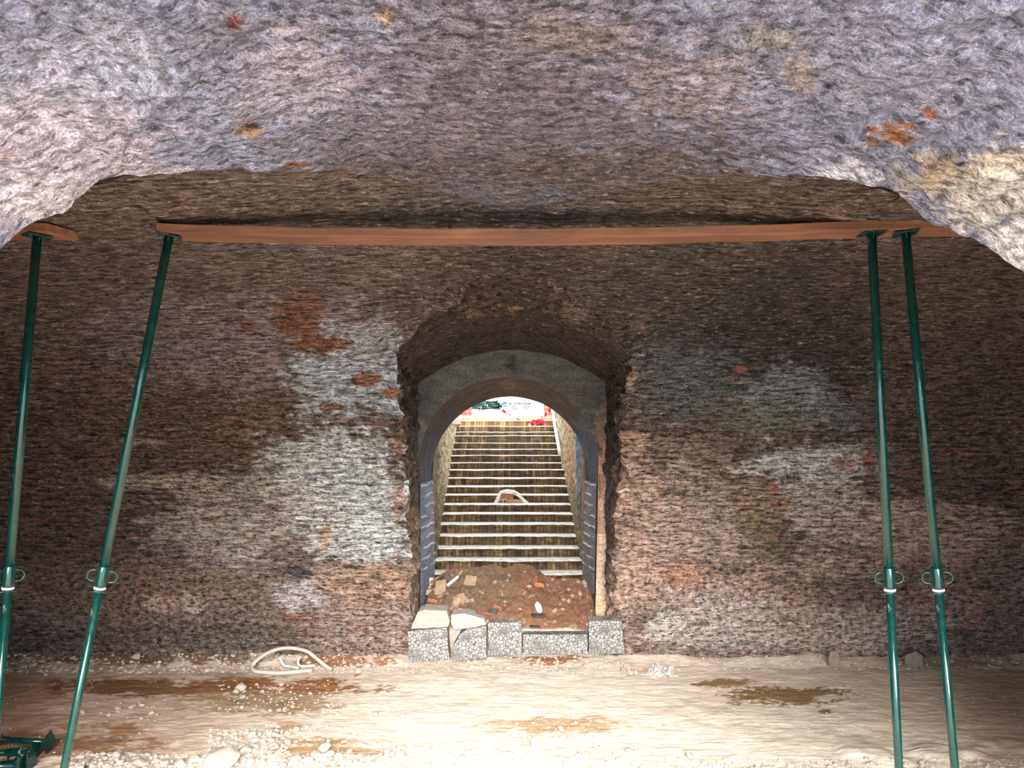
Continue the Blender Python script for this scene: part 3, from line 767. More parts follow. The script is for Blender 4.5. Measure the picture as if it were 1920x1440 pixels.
# yard outside, street level above the stairs
X, Y = np.meshgrid(np.linspace(-25, 25, 40), np.linspace(-25, YB-.05, 40))
o = grid_mesh('floor', X, Y, -.02+0*X, X, Y, np.ones(X.shape+(3,))*lin(214, 200, 186), M_floor); tag(o, kind='structure')
M_pave = plain('pale_paving', (.46, .34, .27), .85, .15, 4)
bm = bmesh.new()
bm_box(bm, (0, 26.1, SZ[-1]-.1), (40, 19.6, .2)); bm_box(bm, (-11.1, 13.4, SZ[-1]-.1), (20, 5.8, .2)); bm_box(bm, (11.0, 13.4, SZ[-1]-.1), (20, 5.8, .2))
tag(finish('floor', bm, M_pave), kind='structure')
# unseen wall added to shade the stairs, and the entrance front over the viewer
M_cover = plain('dark_earth_fill', (.06, .045, .035), .95, .2, 3)
M_out = plain('outer_brick_face', (.30, .19, .13), .9, .3, 8)
bm = bmesh.new(); bm_box(bm, (0, 10.25, 5.6), (24, .3, 4.4)); bm_box(bm, (-6.62, 10.1, 1.7), (10.9, .6, 3.4)); bm_box(bm, (6.58, 10.1, 1.7), (10.9, .6, 3.4))
bm_box(bm, (-1.16, 10.08, 1.2), (.2, .08, 2.4)); bm_box(bm, (1.06, 10.08, 1.2), (.2, .08, 2.4))
tag(finish('wall_outer', bm, M_out), kind='structure')
bm = bmesh.new(); bm_box(bm, (0, YB-.05, 5.0), (20, .3, 1.4)); bm_box(bm, (-6.95, YB-.05, 2.1), (6.0, .3, 4.4)); bm_box(bm, (6.95, YB-.05, 2.1), (6.0, .3, 4.4))
tag(finish('wall_outer', bm, M_out), kind='structure')

bm = bmesh.new(); bm_box(bm, (0, (YB+10.1)/2, 5.0), (20, 10.1-YB, 1.3)); tag(finish('ceiling', bm, M_cover), kind='structure')  # unseen slab added over the vaults to keep sun and sky from leaking in
bm = bmesh.new()
for s in (-1, 1): bm_box(bm, (s*9.6, (YB+10.1)/2, 2.2), (.3, 10.1-YB, 4.6))
tag(finish('wall_outer', bm, M_out), kind='structure')

# ------------------------------------------------------------------ steel props
M_green, N, L, P = nt('green_enamel_steel')
tc = N.new('ShaderNodeTexCoord').outputs['Object']
g1 = noise(N, L, vmul(N, L, tc, (1, 1, .35)), 26, 5, .65); g2 = noise(N, L, tc, 6, 3, .6)
c = mixc(N, L, mapr(N, L, g2, .35, .65, 0, 1), (.0012, .026, .022), (.002, .040, .033))
c = mixc(N, L, mapr(N, L, g1, .67, .71, 0, .55), c, (.25, .32, .28))
L.new(c, P.inputs['Base Color']); P.inputs['Roughness'].default_value = .30; P.inputs['Specular IOR Level'].default_value = .55
L.new(mapr(N, L, g1, .45, .7, .14, .45), P.inputs['Roughness'])
M_zinc = plain('pale_plastic_ring', (.80, .84, .86), .45, .12, 20, .1)
M_hole = plain('dark_hole', (.01, .012, .012), .9, .1, 5, 0)
M_steel = plain('dull_green_steel', (.02, .06, .05), .4, .4, 30, .2, c2=(.01, .03, .025))
def make_prop(Lp, zc, rot=0.0, holes=False):
    """steel prop along +z: foot at 0, head at Lp, collar at height zc"""
    root = empty('steel_prop')
    bm = bmesh.new(); bm_tube(bm, [(0, 0, .006), (0, 0, zc)], .0245, 20); finish('lower_tube', bm, M_green, root, True)
    lt = root.children[0] if root.children else None
    bm = bmesh.new(); bm_tube(bm, [(0, 0, zc+.02), (0, 0, Lp-.006)], .0265, 20); finish('upper_tube', bm, M_green, root, True)
    bm = bmesh.new(); bm_tube(bm, [(0, 0, zc), (0, 0, zc+.012), (0, 0, zc+.014), (0, 0, zc+.128), (0, 0, zc+.132)], [.030, .0325, .0325, .0325, .030], 24); collar = finish('collar', bm, M_green, root, True)
    for s in (-1, 1):
        bm = bmesh.new()
        pts = [(s*.028, 0, zc+.105)]
        for k in range(13):
            a = math.pi/2 - math.pi*k/12
            pts.append((s*(.05+.034*math.cos(a)), 0, zc+.068+.034*math.sin(a)))
        pts.append((s*.028, 0, zc+.032))
        bm_tube(bm, pts, .0062, 8); finish('handle', bm, M_green, collar, True)
    bm = bmesh.new(); bm_tube(bm, [(0, 0, zc-.014), (0, 0, zc-.012), (0, 0, zc-.001), (0, 0, zc+.001)], [.030, .0345, .0345, .030], 24); finish('ring', bm, M_zinc, collar, True)
    bm = bmesh.new()
    pts = []
    for k in range(17):
        a = math.radians(200+rot) + math.radians(250)*k/16
        pts.append((.052*math.cos(a)-.008, .045*math.sin(a), zc-.034-.016*math.sin(a*1.0)))
    pts.append((-.02, .0, zc-.022))
    bm_tube(bm, pts, .0055, 8); finish('pin', bm, M_green, collar, True)
    for nm, z in (('foot_plate', 0), ('head_plate', Lp-.008)):
        bm = bmesh.new()
        bm_box(bm, (0, 0, z+.004), (.14, .14, .008))
        zz = z+.008 if z == 0 else z
        for a in (0, math.pi/2, math.pi, 1.5*math.pi):    # gussets
            ca, sa = math.cos(a), math.sin(a); k = 1 if z == 0 else -1
            q = [(.024, 0), (.05, 0), (.024, .03)]
            f_ = [bm.verts.new((ca*x-sa*.002, sa*x+ca*.002, zz+k*h)) for x, h in q]; g_ = [bm.verts.new((ca*x+sa*.002, sa*x-ca*.002, zz+k*h)) for x, h in q]
            bm.faces.new(f_); bm.faces.new(g_[::-1])
            for i in range(3): bm.faces.new((f_[i], g_[i], g_[(i+1) % 3], f_[(i+1) % 3]))
        finish(nm, bm, M_green, root, False, .001, 1)
    z = .12; hme = None
    while holes and z < zc-.1:
        if hme is None:
            bm = bmesh.new(); bmesh.ops.create_icosphere(bm, subdivisions=1, radius=.0065, matrix=Matrix.Rotation(.9, 4, 'Z') @ Matrix.Translation((0, -.0245, 0)) @ Matrix.Diagonal((1, .35, 1, 1)))
            h_ = finish('pin_hole', bm, M_hole, root, True); hme = h_
        else:
            h_ = hme.copy(); C.objects.link(h_)
        h_.location = (0, 0, z); z += .115
    return root
def aim(o, foot, head, roll=0.0):
    v = (Vector(head)-Vector(foot)).normalized()
    o.rotation_mode = 'QUATERNION'; o.rotation_quaternion = Vector((0, 0, 1)).rotation_difference(v) @ Quaternion((0, 0, 1), roll)
    o.location = foot
PD = 4.55
def stand_prop(ft, hd, lab, collar_row, roll=0., df=0.0, dh=0.0, zt=4.03):
    f = px(ft[0], ft[1], PD+df); f.z = 0.012
    h = px(hd[0], hd[1], PD+dh); h.z = zt; h.y = 4.575
    Lp = (h-f).length
    # collar position along the prop from its row
    k = 0.
    for i in range(400):
        k = i/400; q = f.lerp(h, k)
        if HY-(q.z-EYE)/q.y*F < collar_row: break
    r = make_prop(Lp, Lp*k, roll*57, True)
    aim(r, f, h, roll)
    tag(r, lab, 'prop', 'steel props holding the planks')
    return r
stand_prop((-32, 1666), (65, 432), 'green steel prop under the short plank end, at the far left edge', 1101, .9)
stand_prop((76, 1670), (314, 434), 'green steel prop leaning right at the left end of the long plank', 1103, .35, zt=4.031)
stand_prop((1697, 1668), (1638, 424), 'green steel prop under the right end of the long plank', 1107, -.1, zt=4.05)
stand_prop((1811, 1668), (1702, 421), 'green steel prop under the right-hand plank, next to the joint', 1106, -.35, zt=4.05)

# ------------------------------------------------------------------ planks
M_wood, N, L, P = nt('reddish_pine_plank')
tc = N.new('ShaderNodeTexCoord').outputs['Object']
w1 = noise(N, L, vmul(N, L, tc, (1.2, 22, 30)), 1, 6, .6, .4); w2 = noise(N, L, vmul(N, L, tc, (2.5, 5, 6)), 1, 3, .6)
c = mixc(N, L, mapr(N, L, w1, .3, .7, 0, 1), (.13, .05, .024), (.24, .105, .055))
c = scalec(N, L, c, mapr(N, L, w2, .3, .7, .65, 1.2))
vo = N.new('ShaderNodeTexVoronoi'); L.new(vmul(N, L, tc, (2.1, 9, 12)), vo.inputs['Vector']); vo.inputs['Scale'].default_value = 1
c = mixc(N, L, mapr(N, L, vo.outputs['Distance'], .06, .13, .75, 0, True), c, (.09, .028, .012))
L.new(c, P.inputs['Base Color']); P.inputs['Roughness'].default_value = .65
b = N.new('ShaderNodeBump'); b.inputs['Strength'].default_value = .3; b.inputs['Distance'].default_value = .004
L.new(w1, b.inputs['Height']); L.new(b.outputs[0], P.inputs['Normal'])
def plank(x0, x1, zfun, lab, yc=4.6, w_=.21, h=.055, skew=0.0):
    n = max(8, int((x1-x0)/.12)); bm = bmesh.new(); rings = []
    for i in range(n+1):
        t_ = i/n; x = x0+(x1-x0)*t_; z = zfun(x)
        e = .02*(1 if i == 0 else 0)
        q = []
        for dy, dz in ((-w_/2, 0), (w_/2, 0), (w_/2, h), (-w_/2, h)):
            q.append(bm.verts.new((x + (skew*dy if i in (0, n) else 0), yc+dy, z+dz + .002*math.sin(x*9+dy*30))))
        rings.append(q)
    for i in range(n):
        for k in range(4): bm.faces.new((rings[i][k], rings[i][(k+1) % 4], rings[i+1][(k+1) % 4], rings[i+1][k]))
    bm.faces.new(rings[0][::-1]); bm.faces.new(rings[-1])
    bmesh.ops.recalc_face_normals(bm, faces=bm.faces)
    o = finish('timber_plank', bm, M_wood, None, False, .004, 2)
    tag(o, lab, 'plank', 'timber planks along the vault crown'); return o
def zl(x): # underside of the long plank, sagging
    a = (x+2.21)/(2.33+2.21); zs = 4.035*(1-a)+4.055*a
    return zs - .05*4*a*(1-a)*.9
x0, x1 = px(285, 430, 4.5).x, px(1669, 430, 4.5).x
plank(x0, x1, zl, 'long reddish pine plank sagging slightly across the middle of the vault', skew=-.25)
plank(-4.3, px(103, 430, 4.52).x, lambda x: 4.035, 'short reddish plank end on the leftmost prop', skew=.35)
plank(px(1677, 430, 4.5).x, 5.2, lambda x: 4.055+.004*(x-2.3), 'reddish plank running off to the right behind the white plaster edge')

# ------------------------------------------------------------------ threshold stones
M_terr, N, L, P = nt('pebbly_cast_stone')
tc = N.new('ShaderNodeTexCoord').outputs['Object']
vo = N.new('ShaderNodeTexVoronoi'); vo.feature = 'DISTANCE_TO_EDGE'; vo.inputs['Scale'].default_value = 27
L.new(vadd(N, L, tc, vmul(N, L, noise(N, L, tc, 9, 3, .5, color=True), (.05, .05, .05))), vo.inputs['Vector'])
vc = N.new('ShaderNodeTexVoronoi'); vc.inputs['Scale'].default_value = 27
g = noise(N, L, tc, 5, 4, .6); g3 = noise(N, L, tc, 22, 5, .7)
peb = mapr(N, L, vo.outputs['Distance'], .05, .13, 0, 1, True)
peb = mth(N, L, 'MULTIPLY', peb, mapr(N, L, g, .40, .52, .25, 1))
c = mixc(N, L, peb, (.13, .13, .135), (.46, .44, .42))
c = scalec(N, L, c, mapr(N, L, g3, .3, .7, .7, 1.2))
L.new(c, P.inputs['Base Color']); P.inputs['Roughness'].default_value = .8
b = N.new('ShaderNodeBump'); b.inputs['Strength'].default_value = .7; b.inputs['Distance'].default_value = .008
L.new(peb, b.inputs['Height']); L.new(b.outputs[0], P.inputs['Normal'])
M_pale = plain('chalky_plaster', (.50, .43, .36), .9, .25, 14, .7, .02)
M_white = plain('white_plaster_lump', (.46, .435, .41), .9, .18, 16, .7, .02)
BD = 8.9
def stone(poly, lab, y0, depth, mat, name='threshold_stone', group='pebbly threshold stones under the doorway', cat='stone', bev=.008):
    c = px(sum(p[0] for p in poly)/len(poly), max(p[1] for p in poly), y0)
    bm = bmesh.new()
    pts = [(px(a, b_, y0).x-c.x, px(a, b_, y0).z-c.z) for a, b_ in poly]
    # finer outline with a little irregularity
    out = []
    n = len(pts)
    for i in range(n):
        p, q = pts[i], pts[(i+1) % n]
        k = max(1, int(math.hypot(p[0]-q[0], p[1]-q[1])/.05))
        for j in range(k):
            t_ = j/k; jj = .004 if j else .0
            out.append((p[0]*(1-t_)+q[0]*t_+rng.uniform(-jj, jj), p[1]*(1-t_)+q[1]*t_+rng.uniform(-jj, jj)))
    bm_prism(bm, out, 0, depth)
    bmesh.ops.recalc_face_normals(bm, faces=bm.faces)
    o = finish(name, bm, mat, None, False, bev, 2); o.location = c
    return tag(o, lab, cat, group)
stone([(764, 1184), (838, 1177), (843, 1237), (766, 1243)], 'squarish pebbly stone, leftmost under the doorway', BD-.02, .24, M_terr)
stone([(849, 1241), (850, 1212), (862, 1190), (876, 1180), (912, 1174), (912, 1234)], 'pebbly stone with a broken upper left corner under the doorway', BD, .24, M_terr)
stone([(915, 1168), (978, 1165), (979, 1228), (915, 1230)], 'tallest upright pebbly stone in the middle under the doorway', BD+.02, .24, M_terr)
stone([(981, 1190), (1102, 1190), (1102, 1227), (981, 1228)], 'long low pebbly stone under the right half of the doorway', BD+.03, .24, M_terr)
stone([(1104, 1165), (1166, 1163), (1171, 1226), (1104, 1227)], 'grey pebbly stone, rightmost under the doorway', BD+.0, .24, M_terr)
stone([(783, 1148), (795, 1143), (838, 1146), (844, 1165), (840, 1176), (770, 1180), (776, 1165)], 'pale layered plaster block on the leftmost threshold stone', BD+.02, .3, M_pale, 'plaster_block', 'plaster lumps on the threshold', 'plaster')
stone([(846, 1152), (870, 1150), (908, 1160), (912, 1172), (876, 1179), (852, 1182), (845, 1170)], 'white plaster lump on the broken threshold stone', BD+.02, .3, M_white, 'plaster_block', 'plaster lumps on the threshold', 'plaster', .012)
# packing behind the stones
bm = bmesh.new(); bm_box(bm, (-.03, 9.42, .2), (2.34, .66, .46)); tag(finish('floor', bm, M_pale, None, False, .01), kind='structure')

# ------------------------------------------------------------------ heap of earth in the doorway
CRX = [780, 798, 806, 815, 835, 850, 880, 900, 915, 930, 945, 965, 985, 1000, 1012, 1025, 1050, 1080, 1100, 1112, 1120, 1135]
CRY = [1150, 1118, 1095, 1084, 1074, 1068, 1067, 1063, 1060, 1057, 1066, 1056, 1056, 1060, 1070, 1079, 1086, 1084, 1090, 1100, 1112, 1150]
nx, n = 190, 120
xs = np.linspace(-1.10, 1.06, nx); ys = np.linspace(8.98, 10.35, n)
X, Y = np.meshgrid(xs, ys)
YC = 9.85
cz = np.array([EYE-(np.interp(HX+x/YC*F, CRX, CRY)-HY)/F*YC for x in xs])[None]
t_ = np.clip((Y-8.98)/(YC-8.98), 0, 1)
zf = .40 + .04*fbm(xs*3, 0*xs, 0, 401, 3)[None] 
Z = zf + (cz-zf)*(t_**.85) - .9*np.clip(Y-YC, 0, 1)
Z = Z - .10*sstep(.9, 1.0, np.abs(X+.02)/1.1)*sstep(.8, .3, t_)
Z = Z + (.045*fbm(X*5, Y*5, 0, 403, 4) + .032*fbm(X*16, Y*16, 0, 405, 3) + .02*np.abs(fbm(X*9, Y*9, 0, 407, 3)))*sstep(0, .15, t_)*sstep(1.25, .9, t_+.0*X)
M_earth, N, L, P = nt('reddish_loose_earth')
tc = N.new('ShaderNodeTexCoord').outputs['Object']
colA = N.new('ShaderNodeAttribute'); colA.attribute_name = 'Col'
e1_ = noise(N, L, tc, 22, 8, .72); e2 = noise(N, L, tc, 7, 4, .6)
f = mth(N, L, 'MULTIPLY', mapr(N, L, e1_, .3, .7, .6, 1.35), mapr(N, L, e2, .3, .7, .8, 1.15))
L.new(scalec(N, L, colA.outputs['Color'], f), P.inputs['Base Color']); P.inputs['Roughness'].default_value = .95
b = N.new('ShaderNodeBump'); b.inputs['Strength'].default_value = .9; b.inputs['Distance'].default_value = .03
L.new(e1_, b.inputs['Height']); L.new(b.outputs[0], P.inputs['Normal'])
col = np.ones(X.shape+(3,))*lin(140, 114, 90)
g_ = sstep(-.5, .3, X+.3*fbm(X*3, Y*3, 0, 409, 3))[..., None]
col = col*(1-g_) + lin(150, 108, 82)*g_
o = grid_mesh('earth_heap', X, Y, Z, X, Y, col, M_earth); tag(o, 'heap of reddish brown earth and debris filling the foot of the doorway', 'earth heap', kind='stuff')
def heap_z(x, y):
    i = np.clip((x-xs[0])/(xs[-1]-xs[0])*(nx-1), 0, nx-1); j = np.clip((y-ys[0])/(ys[-1]-ys[0])*(n-1), 0, n-1)
    return float(Z[int(round(j)), int(round(i))])
HZ = Z.copy(); HXS = xs.copy(); HYS = ys.copy()
def heap_hit(a, b_):                                   # heap point seen at a photo pixel
    best = None
    for y in HYS:
        x = (a-HX)/F*y
        if x < HXS[0] or x > HXS[-1]: continue
        z = heap_z(x, y); r = HY-(z-EYE)/y*F
        if r <= b_: return (x, float(y), z)
    return ((a-HX)/F*9.8, 9.8, heap_z((a-HX)/F*9.8, 9.8))

def rock_mesh(name, r, seed, sq=(1, 1, 1), sub=2, flat=.25):
    rr = random.Random(seed); bm = bmesh.new(); bmesh.ops.create_icosphere(bm, subdivisions=sub, radius=1)
    dirs = [Vector((rr.gauss(0, 1), rr.gauss(0, 1), rr.gauss(0, 1))).normalized() for _ in range(9)]
    offs = [rr.uniform(.62, .95) for _ in dirs]
    for v in bm.verts:
        for d_, o_ in zip(dirs, offs):
            t_ = v.co.dot(d_)
            if t_ > o_: v.co -= d_*(t_-o_)
        v.co *= 1+rr.uniform(-.03, .03)
        v.co = Vector((v.co.x*sq[0]*r, v.co.y*sq[1]*r, v.co.z*sq[2]*r))
    me = bpy.data.meshes.new(name); bm.to_mesh(me); bm.free()
    for p in me.polygons: p.use_smooth = False
    return me
def link_mesh(name, me, mat, loc, rot, sc=1.0):
    if not me.materials: me.materials.append(mat)
    o = bpy.data.objects.new(name, me); C.objects.link(o); o.location = loc; o.rotation_euler = rot; o.scale = (sc,)*3
    return o
M_brick = plain('crumbled_red_brick', (.36, .15, .08), .9, .35, 18, .6, .01)
M_tanb = plain('dusty_tan_brick', (.42, .29, .19), .9, .22, 14, .5, .008)
M_lime = plain('dusty_limestone', (.50, .43, .36), .9, .2, 10, .5, .01)
M_limew = plain('pale_limestone', (.44, .39, .34), .9, .15, 10, .5, .01)
M_dark = plain('dark_slate_scrap', (.05, .045, .045), .7, .3, 14, .3)
M_redt = plain('red_clay_tile', (.36, .09, .06), .75, .25, 14, .3)
M_plast = plain('white_plastic_scrap', (.75, .73, .70), .5, .1, 8, .2)
M_blue = plain('blue_plastic', (.05, .30, .52), .4, .2, 12, .2)

def slab(name, a, b_, s, mat, rot, lab, cat, group=None, bev=.006, dz=0.0):
    x, y, z = heap_hit(a, b_)
    bm = bmesh.new(); bm_box(bm, (0, 0, 0), s)
    for v in bm.verts: v.co += Vector((rng.uniform(-1, 1)*s[0]*.08, rng.uniform(-1, 1)*s[1]*.05, rng.uniform(-1, 1)*s[2]*.08))
    o = finish(name, bm, mat, None, False, bev, 2)
    o.location = (x, y, z+dz); o.rotation_euler = rot
    return tag(o, lab, cat, group)
R = math.radians
slab('brick_fragment', 826, 1108, (.14, .07, .19), M_tanb, (R(-35), R(2), R(6)), 'dusty tan brick standing upright on the left of the earth heap', 'brick', dz=.03)
slab('brick_fragment', 883, 1094, (.15, .09, .13), M_tanb, (R(-30), R(6), R(-6)), 'rounded tan brick half buried in the upper left of the heap', 'brick', dz=.02)
slab('stone_strip', 848, 1099, (.19, .05, .035), M_plast, (R(-10), R(-38), R(10)), 'pale grey stone strip lying slanted between two tan bricks', 'stone', dz=.06)
slab('slate_scrap', 823, 1094, (.13, .05, .035), M_dark, (R(-10), R(-38), R(0)), 'black scrap of slate above the upright tan brick', 'scrap', dz=.05)
slab('brick_fragment', 847, 1077, (.10, .06, .07), plain('purple_brick', (.16, .09, .08), .9, .3), (R(-20), R(-25), R(10)), 'purplish brick corner near the top left of the heap', 'brick', dz=.03)
slab('brick_fragment', 804, 1114, (.07, .06, .08), M_tanb, (R(-10), R(4), R(5)), 'small tan brick bit against the left jamb', 'brick', dz=.02)
slab('brick_fragment', 818, 1082, (.12, .06, .07), M_brick, (R(-20), R(-30), R(10)), 'reddish brick piece at the top left corner of the heap', 'brick', dz=.0)
slab('brick_fragment', 812, 1131, (.13, .07, .05), M_brick, (R(-15), R(10), R(-10)), 'red brick wedge low on the left of the heap', 'brick', dz=.02)
slab('brick_fragment', 856, 1133, (.13, .09, .07), M_tanb, (R(-20), R(-22), R(30)), 'sharp-edged tan brick half below the slanted stone strip', 'brick', dz=.02)
slab('brick_fragment', 930, 1142, (.12, .08, .06), M_brick, (R(-25), R(30), R(20)), 'orange brick lump low in the middle of the heap', 'brick', dz=.01)
slab('brick_fragment', 1010, 1097, (.13, .05, .05), plain('orange_brick', (.48, .2, .08), .9, .2), (R(-20), R(12), R(10)), 'bright orange brick edge in the right middle of the heap', 'brick', dz=.0)
slab('tile_fragment', 862, 1150, (.19, .07, .03), M_redt, (R(-8), R(1), R(0)), 'flat red tile on the white plaster lump', 'tile', dz=.045)
slab('tile_fragment', 910, 1155, (.22, .06, .025), M_redt, (R(-8), R(10), R(0)), 'long sloping red tile beside the tallest threshold stone', 'tile', dz=.035)
slab('slate_scrap', 1008, 1160, (.15, .07, .03), M_dark, (R(5), R(3), R(5)), 'dark flat scrap under the white plastic piece', 'scrap', dz=.03)
slab('slate_scrap', 1003, 1180, (.13, .05, .02), M_dark, (R(5), R(0), R(-5)), 'dark sliver on top of the long low threshold stone', 'scrap', dz=.02)
slab('stone_piece', 808, 1066, (.05, .05, .12), M_plast, (R(5), R(3), R(0)), 'small white upright stone against the foot of the left jamb', 'stone', dz=.06)
# white torn plastic
x, y, z = heap_hit(1010, 1148)
bm = bmesh.new(); bmesh.ops.create_icosphere(bm, subdivisions=3, radius=.055)
for v in bm.verts:
    k = float(fbm(v.co.x*30, v.co.y*30, v.co.z*30, 77, 3)); v.co = Vector((v.co.x*.75, v.co.y*.6, v.co.z*1.35))*(1+.35*k)
o = finish('plastic_scrap', bm, M_plast, None, False); o.location = (x, y, z+.05); o.rotation_euler = (0, R(-15), 0)
tag(o, 'crumpled white plastic scrap on the lower middle of the heap', 'scrap')
x, y, z = heap_hit(805, 1143)
bm = bmesh.new(); bmesh.ops.create_icosphere(bm, subdivisions=3, radius=.06)
for v in bm.verts:
    k = float(fbm(v.co.x*40, v.co.y*40, v.co.z*40, 79, 3)); v.co = Vector((v.co.x*1.0, v.co.y*.6, v.co.z*.5))*(1+.4*k)
o = finish('plastic_scrap', bm, M_blue, None, False); o.location = (x, 9.0, max(z, .6)); 
tag(o, 'crumpled blue plastic scrap at the lower left corner of the heap', 'scrap')
BLUE = o
# coil of grey wire
bm = bmesh.new()
for k in range(5):
    bm_tube(bm, [(.05*math.cos(a*.5)+.004*k, .03*math.sin(a*.5), .012*k+.01*math.sin(a)) for a in range(13)], .004, 6)
x, y, z = heap_hit(924, 1150); o = finish('wire_coil', bm, plain('grey_wire', (.12, .13, .15), .5), None, True); o.location = (x, y-.03, z+.01)
tag(o, 'small coil of grey wire at the end of the sloping red tile', 'wire')
# countable fragments over the heap
def shard_mesh(name, seed, sq):
    r_ = random.Random(seed); bm = bmesh.new(); bmesh.ops.create_cube(bm, size=1.7)
    bmesh.ops.subdivide_edges(bm, edges=bm.edges[:], cuts=1)
    for v in bm.verts: v.co = Vector(((v.co.x+r_.uniform(-.22, .22))*sq[0], (v.co.y+r_.uniform(-.22, .22))*sq[1], (v.co.z+r_.uniform(-.1, .1))*sq[2]))
    me = bpy.data.meshes.new(name); bm.to_mesh(me); bm.free(); return me
frag = [shard_mesh('f%d' % i, 900+i, (1, .7, .35)) for i in range(5)]
for me in frag: me.materials.append(M_tanb)
fr2 = [shard_mesh('g%d' % i, 950+i, (1, .55, .3)) for i in range(4)]
for me in fr2: me.materials.append(M_brick)
fr3 = [rock_mesh('h%d' % i, 1, 970+i, (1, .7, .5), 1) for i in range(4)]
for me in fr3: me.materials.append(plain('pinkish_mortar', (.52, .36, .26), .9, .25, 20, .4))
rr = random.Random(3)
FR = {}
for i in range(150):
    a = rr.uniform(806, 1112); b_ = rr.uniform(1072, 1182)
    x, y, z = heap_hit(a, b_)
    if y > 9.82: continue
    left = a < 900
    me = rr.choice(frag if (left or rr.random() < .4) else (fr2 if rr.random() < .3 else fr3))
    s = (.014 + .045*rr.random()**2)*(1.3 if left else 1)
    o = link_mesh('rubble_fragment', me, None, (x, y, z+s*.2), (rr.uniform(.1, 1.1), rr.uniform(-.8, .8), rr.uniform(0, 6)), s)
    side = 'left' if a < 900 else ('middle' if a < 1000 else 'right'); hi = 'upper' if b_ < 1125 else 'lower'
    kind = {'f': 'tan', 'g': 'red', 'h': 'pinkish'}[me.name[0]]
    tag(o, 'small %s rubble fragment lying on the %s %s part of the earth heap' % (kind, hi, side), 'rubble', 'rubble fragments on the %s %s of the heap' % (hi, side)); FR.setdefault((hi, side), []).append(o)

# ------------------------------------------------------------------ loose bricks mortared on the stairs
def at_step(a, b_, i, dy=0.): return px(a, b_, SD[i]+dy)
def brick(name, a0, a1, b0, b1, d, depth, mat, lab, holes=False):
    p, q = px(a0, b1, d), px(a1, b0, d); wx, hz = q.x-p.x, q.z-p.z
    if holes:
        # a brick end with two round holes: outline bridged round each hole
        bm = bmesh.new(); n = 16
        for s in (0, 1):
            cx = wx*(.25+.5*s); cz_ = hz/2; r = min(wx*.25, hz/2)*.72
            sq = []; ci = []
            for k in range(n):
                a = 2*math.pi*(k+.5)/n; ca, sa = math.cos(a), math.sin(a); m = max(abs(ca)/(wx*.25), abs(sa)/(hz/2))
                sq.append((cx+ca/m, cz_+sa/m)); ci.append((cx+r*ca, cz_+r*sa))
            A_ = [bm.verts.new((u, 0, v)) for u, v in sq]; B_ = [bm.verts.new((u, 0, v)) for u, v in ci]
            D_ = [bm.verts.new((u, depth, v)) for u, v in ci]; E_ = [bm.verts.new((u, depth, v)) for u, v in sq]
            for k in range(n):
                j = (k+1) % n
                bm.faces.new((A_[k], A_[j], B_[j], B_[k])); bm.faces.new((B_[k], B_[j], D_[j], D_[k])); bm.faces.new((D_[k], D_[j], E_[j], E_[k])); bm.faces.new((E_[k], E_[j], A_[j], A_[k]))
        bmesh.ops.recalc_face_normals(bm, faces=bm.faces); o = finish(name, bm, mat); o.location = (p.x, p.y, p.z)
    else:
        bm = bmesh.new(); bm_box(bm, (wx/2, depth/2, hz/2), (wx, depth, hz)); o = finish(name, bm, mat, None, False, .005); o.location = (p.x, p.y, p.z)
    return tag(o, lab, 'brick')
bd = SD[8]-.05
brick('brick', 938, 963, 925.5, 936, bd, .12, M_brick, 'red brick topmost in the mortared patch halfway up the stairs')
brick('brick', 951, 981, 936, 944, bd, .12, M_tanb, 'tan brick under the red one in the stair patch')
brick('hollow_brick', 937, 950, 936, 944, bd, .12, plain('pale_clay', (.62, .5, .4), .8, .1), 'pale brick end with two round holes in the stair patch', True)
brick('brick', 940, 980, 944, 961, bd-.01, .10, plain('brown_brick', (.22, .12, .07), .9, .3, 20), 'brown brick lowest in the stair patch')
bm = bmesh.new()
prof = [(925, 945), (932, 930), (938, 922), (950, 919), (965, 921), (976, 928), (984, 936), (995, 945), (998, 948), (984, 947), (978, 937), (964, 926), (940, 925), (936, 938), (930, 947)]
bm_prism(bm, [(px(a, b_, bd).x, px(a, b_, bd).z) for a, b_ in prof], 0, .22); bmesh.ops.recalc_face_normals(bm, faces=bm.faces)
o = finish('mortar_mound', bm, M_tread, None, False, .008); o.location = (0, bd-.02, 0)
tag(o, 'arched smear of pale mortar over the bricks halfway up the stairs', 'mortar')

# ------------------------------------------------------------------ top of the stairs
bm = bmesh.new(); bm_tube(bm, [px(1037, 768, 15.6), px(1040, 795, 15.0), px(1045, 822, 14.2), px(1050, 850, 13.4)], .035, 12)
tag(finish('drain_pipe', bm, M_plast, None, True), 'white plastic pipe running down along the right wall of the stairs', 'pipe')
M_salmon, N, L, P = nt('salmon_brick_pier')
tc = N.new('ShaderNodeTexCoord').outputs['Object']
bt = N.new('ShaderNodeTexBrick'); sp = N.new('ShaderNodeSeparateXYZ'); cb = N.new('ShaderNodeCombineXYZ'); L.new(tc, sp.inputs[0]); L.new(sp.outputs[0], cb.inputs[0]); L.new(sp.outputs[2], cb.inputs[1]); L.new(cb.outputs[0], bt.inputs['Vector'])
bt.inputs['Scale'].default_value = 1; bt.inputs['Brick Width'].default_value = .22; bt.inputs['Row Height'].default_value = .09; bt.inputs['Mortar Size'].default_value = .006
bt.inputs['Color1'].default_value = (.42, .10, .06, 1); bt.inputs['Color2'].default_value = (.34, .09, .055, 1); bt.inputs['Mortar'].default_value = (.5, .35, .28, 1)
L.new(bt.outputs['Color'], P.inputs['Base Color']); P.inputs['Roughness'].default_value = .9
